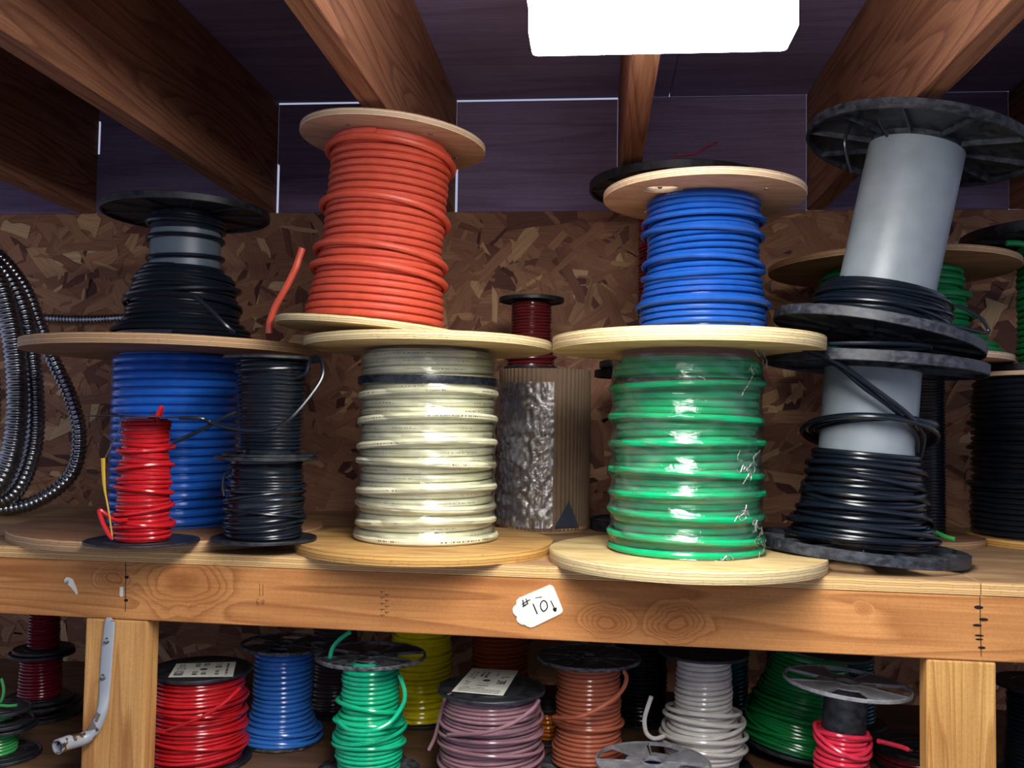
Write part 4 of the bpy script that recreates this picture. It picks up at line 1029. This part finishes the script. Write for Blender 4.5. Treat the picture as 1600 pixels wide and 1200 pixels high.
# ------------------------------------------------------------------ lower shelf
def low(cx, Rb, Rt, ytop, Y, label, col, prof_rows, d, name='wire_spool', ftype='plain', fmat='black_plastic', seed=0, wander=.2, jit=.12, loops=(), tails=(), tilt=(0,0), H=None, core=None, ztop=None, Z=None, gap_top=None, group=None, rot=0):
    s = Spool(cx, Rb, Rt, ytop, Z=(Z_LOW if Z is None else Z)+.0004, Y=Y, tilt=tilt, H=H, name=name); rec(label[:14], s)
    # take x where the sight line meets the middle of the spool
    q = atY(cx, (ytop+1190)/2, Y); s.X = q[0]; s.root.location.x = q[0]; s.root.location.z += s.Rb*abs(math.sin(tilt[1]))
    tag(s.root, label, 'wire spool', group)
    tb = .005
    if ftype == 'spoked':
        fl_plastic(s.root, s.Rb, .006, 0, MAT[fmat], .03, ribs=8, hub=.016, seed=seed, rim=.003, web=.002)
        fl_plastic(s.root, s.Rt, .006, s.H-.006, MAT[fmat], .03, ribs=8, windows=True, hub=.016, seed=seed+rot, rim=.003, web=.002)
    elif ftype == 'ribbed':
        for zz, R in ((0, s.Rb), (s.H-.006, s.Rt)): fl_plastic(s.root, R, .006, zz, MAT[fmat], .03, ribs=10, hub=.014, seed=seed, rim=.003, web=.002)
    else:
        for zz, R in ((0, s.Rb), (s.H-.006, s.Rt)): fl_thin(s.root, R, .0045, zz, MAT[fmat], hub=.009)
    z = s.z; k = s.k
    pr = [(z(y), w_*k) for y, w_ in prof_rows]
    top = s.H-.0065 if gap_top is None else z(gap_top)
    if core: barrel(s.root, core*k, .006, s.H-.0062, MAT['black_plastic'])
    w = winding(pr, .0062, top, d*k, seed+50, jit, wander, loops=[(z(y), (r_*k if r_ else 0), a, p) for y, r_, a, p in loops],
                tails=[[s.loc(*p) for p in t] for t in tails], k=8)
    w.build('wire', W[col], s.root)
    return s

def sticker(s, px, label_rows, thick=.0004, ink_seed=0):
    """paper label lying on the top flange; corners sighted on the flange plane"""
    zt = s.Z+s.H+.0006
    P = [atZ(x, y, zt) for x, y in px]; P = [(p[0]-s.X, p[1]-s.Y) for p in P]
    m = MB(); m.prism(P, 0, thick); o = m.build('paper_label', MAT['paper'], s.root, smooth=False); o.location.z = s.H+.0004
    rng = np.random.default_rng(ink_seed); A_, B_, C_, D_ = map(np.array, P[:4]); q = MB()
    pt = lambda u, v: tuple((A_*(1-u)+B_*u)*(1-v)+(D_*(1-u)+C_*u)*v)
    def bar(u0, u1, v0, v1): q.prism([pt(u0,v0), pt(u0,v1), pt(u1,v1), pt(u1,v0)], 0, .0002)
    for (v0, v1, u0, u1, dn) in label_rows:
        us = np.linspace(u0, u1, int(dn)+1); al = (us[1]-us[0])
        for i in range(int(dn)):
            if rng.random() < .16: continue
            a, b_ = us[i]+.12*al, us[i+1]-.18*al; h = v1-v0; t = .28*(b_-a); tv = .2*h
            if rng.random() < .8: bar(a, a+t, v0, v1)
            if rng.random() < .6: bar(b_-t, b_, v0, v1)
            for vv in (v0, (v0+v1)/2-tv/2, v1-tv):
                if rng.random() < .5: bar(a, b_, vv, vv+tv)
    c_ = np.array(pt(.5,.5)); A2 = 2*PI*np.arange(24)/24; q.prism([(c_[0]+.0062*math.cos(t), c_[1]+.0062*math.sin(t)) for t in A2], .00025, .0004)
    oo = q.build('print', MAT['labelink'], o, smooth=False); oo.location.z = thick+.00005
    return o

s1 = low(311, 82, 78, 1066, 1.53, 'spool of red wire with a white label on its black top beside the left post', 'red',
         [(1066,68),(1085,70),(1100,70),(1150,73),(1180,72),(1200,66)], 5.4, seed=1, wander=.5, jit=.2, loops=((1090,0,.004,1),(1105,0,.008,3.5),(1130,0,.007,3.2),(1150,0,.008,3.8),(1165,0,.006,1.0)),
         tails=(((375,1075,-.07),(350,1098,-.095),(320,1118,-.10),(280,1135,-.09),(245,1147,-.06),(236,1150,-.055)),))
sticker(s1, [(263,1058),(276,1037),(369,1034),(364,1057)], [(.06,.2,.10,.42,12),(.06,.2,.48,.66,5),(.08,.17,.70,.92,8),(.34,.42,.12,.38,12),(.48,.56,.12,.36,10),(.34,.42,.66,.92,10),(.48,.58,.7,.92,6),(.7,.76,.1,.45,14),(.68,.78,.6,.9,10),(.86,.9,.1,.9,30)])
s2 = low(440, 63, 68, 1022, 1.64, 'tall spool of sky blue wire between the red and sea green spools', 'sky',
         [(1022,46),(1110,47),(1125,52),(1140,60),(1160,61),(1180,57),(1200,54)], 6.6, ftype='spoked', fmat='rimworn', seed=2, wander=.2, jit=.1, loops=((1135,0,.006,3.6),(1150,0,.010,3.4),(1165,0,.008,3.2)), tilt=(0,math.radians(1.0)))
s3 = low(578, 84, 86, 1044, 1.50, 'spool of sea green wire with a worn spoked flange and a loose end on top', 'seagreen',
         [(1044,44),(1110,46),(1118,52),(1160,55),(1190,50),(1240,48)], 6.8, ftype='spoked', fmat='rimworn', seed=3, rot=.55, wander=.08, jit=.1, loops=((1100,50,.010,4.0),(1125,54,.008,3.4),(1140,55,.008,1),(1158,55,.006,3)),
         tails=(((515,1030,-.03),(520,1012,-.03),(532,998,-.03),(548,987,-.03)),((624,1055,-.02),(632,1078,-.03),(630,1100,-.04),(610,1128,-.07),(580,1142,-.085),(545,1140,-.07),(530,1128,-.05))))
s4 = low(522, 60, 60, 975, 1.83, 'spool of grey-brown wire behind the sky blue and sea green spools', 'greybrown', [(975,34),(1090,36),(1110,42),(1200,44)], 5.4, seed=4, wander=.3)
s5 = low(657, 62, 62, 962, 1.80, 'tall spool of yellow wire behind the sea green spool', 'yellow', [(962,46),(1060,47),(1100,50),(1200,52)], 6.6, seed=5, wander=.4, loops=((1080,0,.008,3.4),(1135,0,.008,0.5)))
s6 = low(767, 86, 84, 1098, 1.475, 'spool of purple-brown wire with a torn white label on its black top', 'purple',
         [(1100,76),(1130,78),(1200,80),(1300,80)], 5.8, seed=6, wander=.4, jit=.18, loops=((1120,0,.004,1),(1140,0,.006,3),(1160,0,.008,3.6),(1180,0,.006,1.0)),
         tails=(((842,1095,-.04),(830,1110,-.07),(795,1133,-.095),(750,1146,-.098),(700,1148,-.06)),((708,1084,-.03),(697,1090,-.05),(690,1110,-.03),(680,1150,-.02),(670,1172,-.02))), Z=Z_LOW)
sticker(s6, [(706,1080),(738,1044),(810,1048),(786,1087)], [(.10,.15,.56,.84,7),(.18,.23,.56,.84,7),(.10,.2,.30,.46,5),(.30,.36,.62,.86,8),(.40,.46,.62,.86,8),(.36,.6,.28,.42,3),(.08,.9,.04,.06,1),(.08,.9,.09,.11,1),(.08,.9,.14,.16,1),(.12,.86,.19,.21,1),(.72,.9,.40,.56,3),(.76,.92,.62,.72,2),(.62,.66,.7,.9,9)], ink_seed=3)
s7 = low(780, 56, 56, 955, 1.86, 'tall spool of rust coloured wire at the back behind the purple-brown spool', 'rust', [(955,44),(1200,46)], 6.2, seed=7)
s8 = low(919, 74, 81, 1045, 1.585, 'spool of terracotta wire between the purple-brown and pale grey spools', 'brown',
         [(1045,50),(1115,51),(1150,52),(1165,57),(1200,56),(1240,54)], 6.4, ftype='ribbed', fmat='rimworn', seed=8, wander=.1, jit=.08, loops=((1125,0,.001,3.4),),
         tails=(((975,1048,-.05),(979,1060,-.055),(972,1078,-.065),(950,1098,-.085),(905,1120,-.088),(865,1121,-.05)),))
s10 = low(1000, 46, 46, 990, 1.84, 'spool of black wire in the dark between the terracotta and pale grey spools', 'black', [(990,40),(1200,44)], 6, seed=10, wander=.4)
s11 = low(1099, 78, 70, 1033, 1.60, 'spool of pale grey wire with loose turns at its foot', 'grey',
         [(1033,43),(1105,45),(1115,50),(1135,58),(1165,64),(1185,56),(1200,52)], 6.8, seed=11, wander=.2, jit=.08, fmat='black_plastic', loops=((1108,56,.008,3.4),(1120,60,.009,3.8),(1130,62,.008,1),(1145,66,.006,3.2),(1160,66,.006,4)),
         tails=(((1038,1150,-.04),(1022,1154,-.045),(1010,1145,-.045),(1007,1125,-.045),(1012,1105,-.045),(1018,1088,-.045)),))
s12 = low(1112, 66, 66, 962, 1.84, 'spool of dark teal wire behind the pale grey spool', 'teal', [(962,56),(1200,56)], 5.6, seed=12)
s13 = low(1246, 98, 90, 1040, 1.70, 'wide leaning spool of grass green wire with tangled turns', 'grass',
          [(1040,60),(1080,66),(1120,78),(1140,88),(1200,96)], 5.6, seed=13, wander=1.0, jit=.2, ftype='plain', tilt=(0,math.radians(8)), loops=((1110,78,.012,3.6),(1130,88,.014,3.2),(1150,92,.012,2.6),(1170,94,.012,3.9),(1120,0,.03,.5)), H=None)
s14 = low(1330, 52, 52, 985, 1.88, 'small spool of dark teal wire at the back, left of the right post', 'teal', [(985,34),(1200,36)], 5, seed=14)
s15 = low(1310, 88, 97, 1097, 1.47, 'nearly empty black spool with pinkish red wire and a silvery spoked flange', 'pink',
          [(1138,39),(1200,41),(1300,41)], 7.4, ftype='spoked', fmat='silver', seed=15, rot=.9, wander=.2, core=33, gap_top=1142, tilt=(0,math.radians(4)), loops=((1152,39,.007,3.2),(1160,41,.012,.2),(1160,42,.016,5.6)),
          tails=(((1365,1160,-.01),(1385,1163,0),(1400,1166,0),(1413,1170,0)),), Z=Z_LOW)
m = MB(); p = s15.loc(1413,1170,0); q = s15.loc(1419,1171,0); m.tube(np.array([p, q]), .0022, 8); m.build('bare_end', MAT['copper'], s15.root)
s16 = low(1435, 66, 66, 1188, 1.66, 'low spool of maroon wire partly behind the right post', 'maroon', [(1188,66),(1300,66)], 5, seed=16, ftype='plain')
s9 = low(1020, 86, 90, 1222, 1.45, 'spool with a silvery ribbed flange at the bottom edge, before the pale grey spool', 'sky', [(1222,40),(1300,40)], 6, ftype='spoked', fmat='silver', seed=17, rot=.3)
s17 = low(855, 34, 34, 1110, 1.70, 'small spool of bright orange wire glimpsed between purple-brown and terracotta spools', 'orange2', [(1112,20),(1200,20)], 6, seed=18, wander=.8)
s18 = low(1232, 38, 38, 975, 1.90, 'spool of black wire far back above the grass green spool', 'black', [(975,34),(1200,34)], 5, seed=19)
# left compartment
l1 = low(62, 60, 58, 1112, 1.72, 'lowest spool of crimson wire in the stack of three left of the left post', 'crimson', [(1118,30),(1150,28),(1200,30)], 4.6, seed=20, ftype='plain')
l2 = low(62, 50, 48, 1030, 1.72, 'middle spool of crimson wire in the stack of three left of the left post', 'crimson', [(1030,31),(1100,33),(1120,33)], 4.6, seed=21, Z=l1.Z+l1.H+.001)
l5 = low(66, 44, 40, 950, 1.72, 'topmost spool of crimson wire in the stack of three left of the left post', 'crimson', [(950,22),(1020,24)], 4.6, seed=26, Z=l2.Z+l2.H+.001)
l3 = low(0, 60, 52, 1150, 1.50, 'spool of leaf green wire at the bottom left edge', 'lime', [(1158,26),(1230,28)], 4.6, seed=22, wander=.3)
l4 = low(-2, 50, 46, 1120, 1.50, 'small black spool with loose leaf green turns stacked at the left edge', 'lime', [(1122,18),(1150,20)], 4.6, seed=23, wander=.8, Z=l3.Z+l3.H+.001, tails=(((2,1060,0),(6,1078,0),(2,1095,0),(-6,1100,0)),((0,1102,-.02),(14,1103,-.02),(26,1102,-.02))))
r1 = low(1628, 74, 70, 1085, 1.62, 'spool of dark wire in the compartment right of the right post', 'black', [(1088,50),(1200,54)], 6, seed=24)
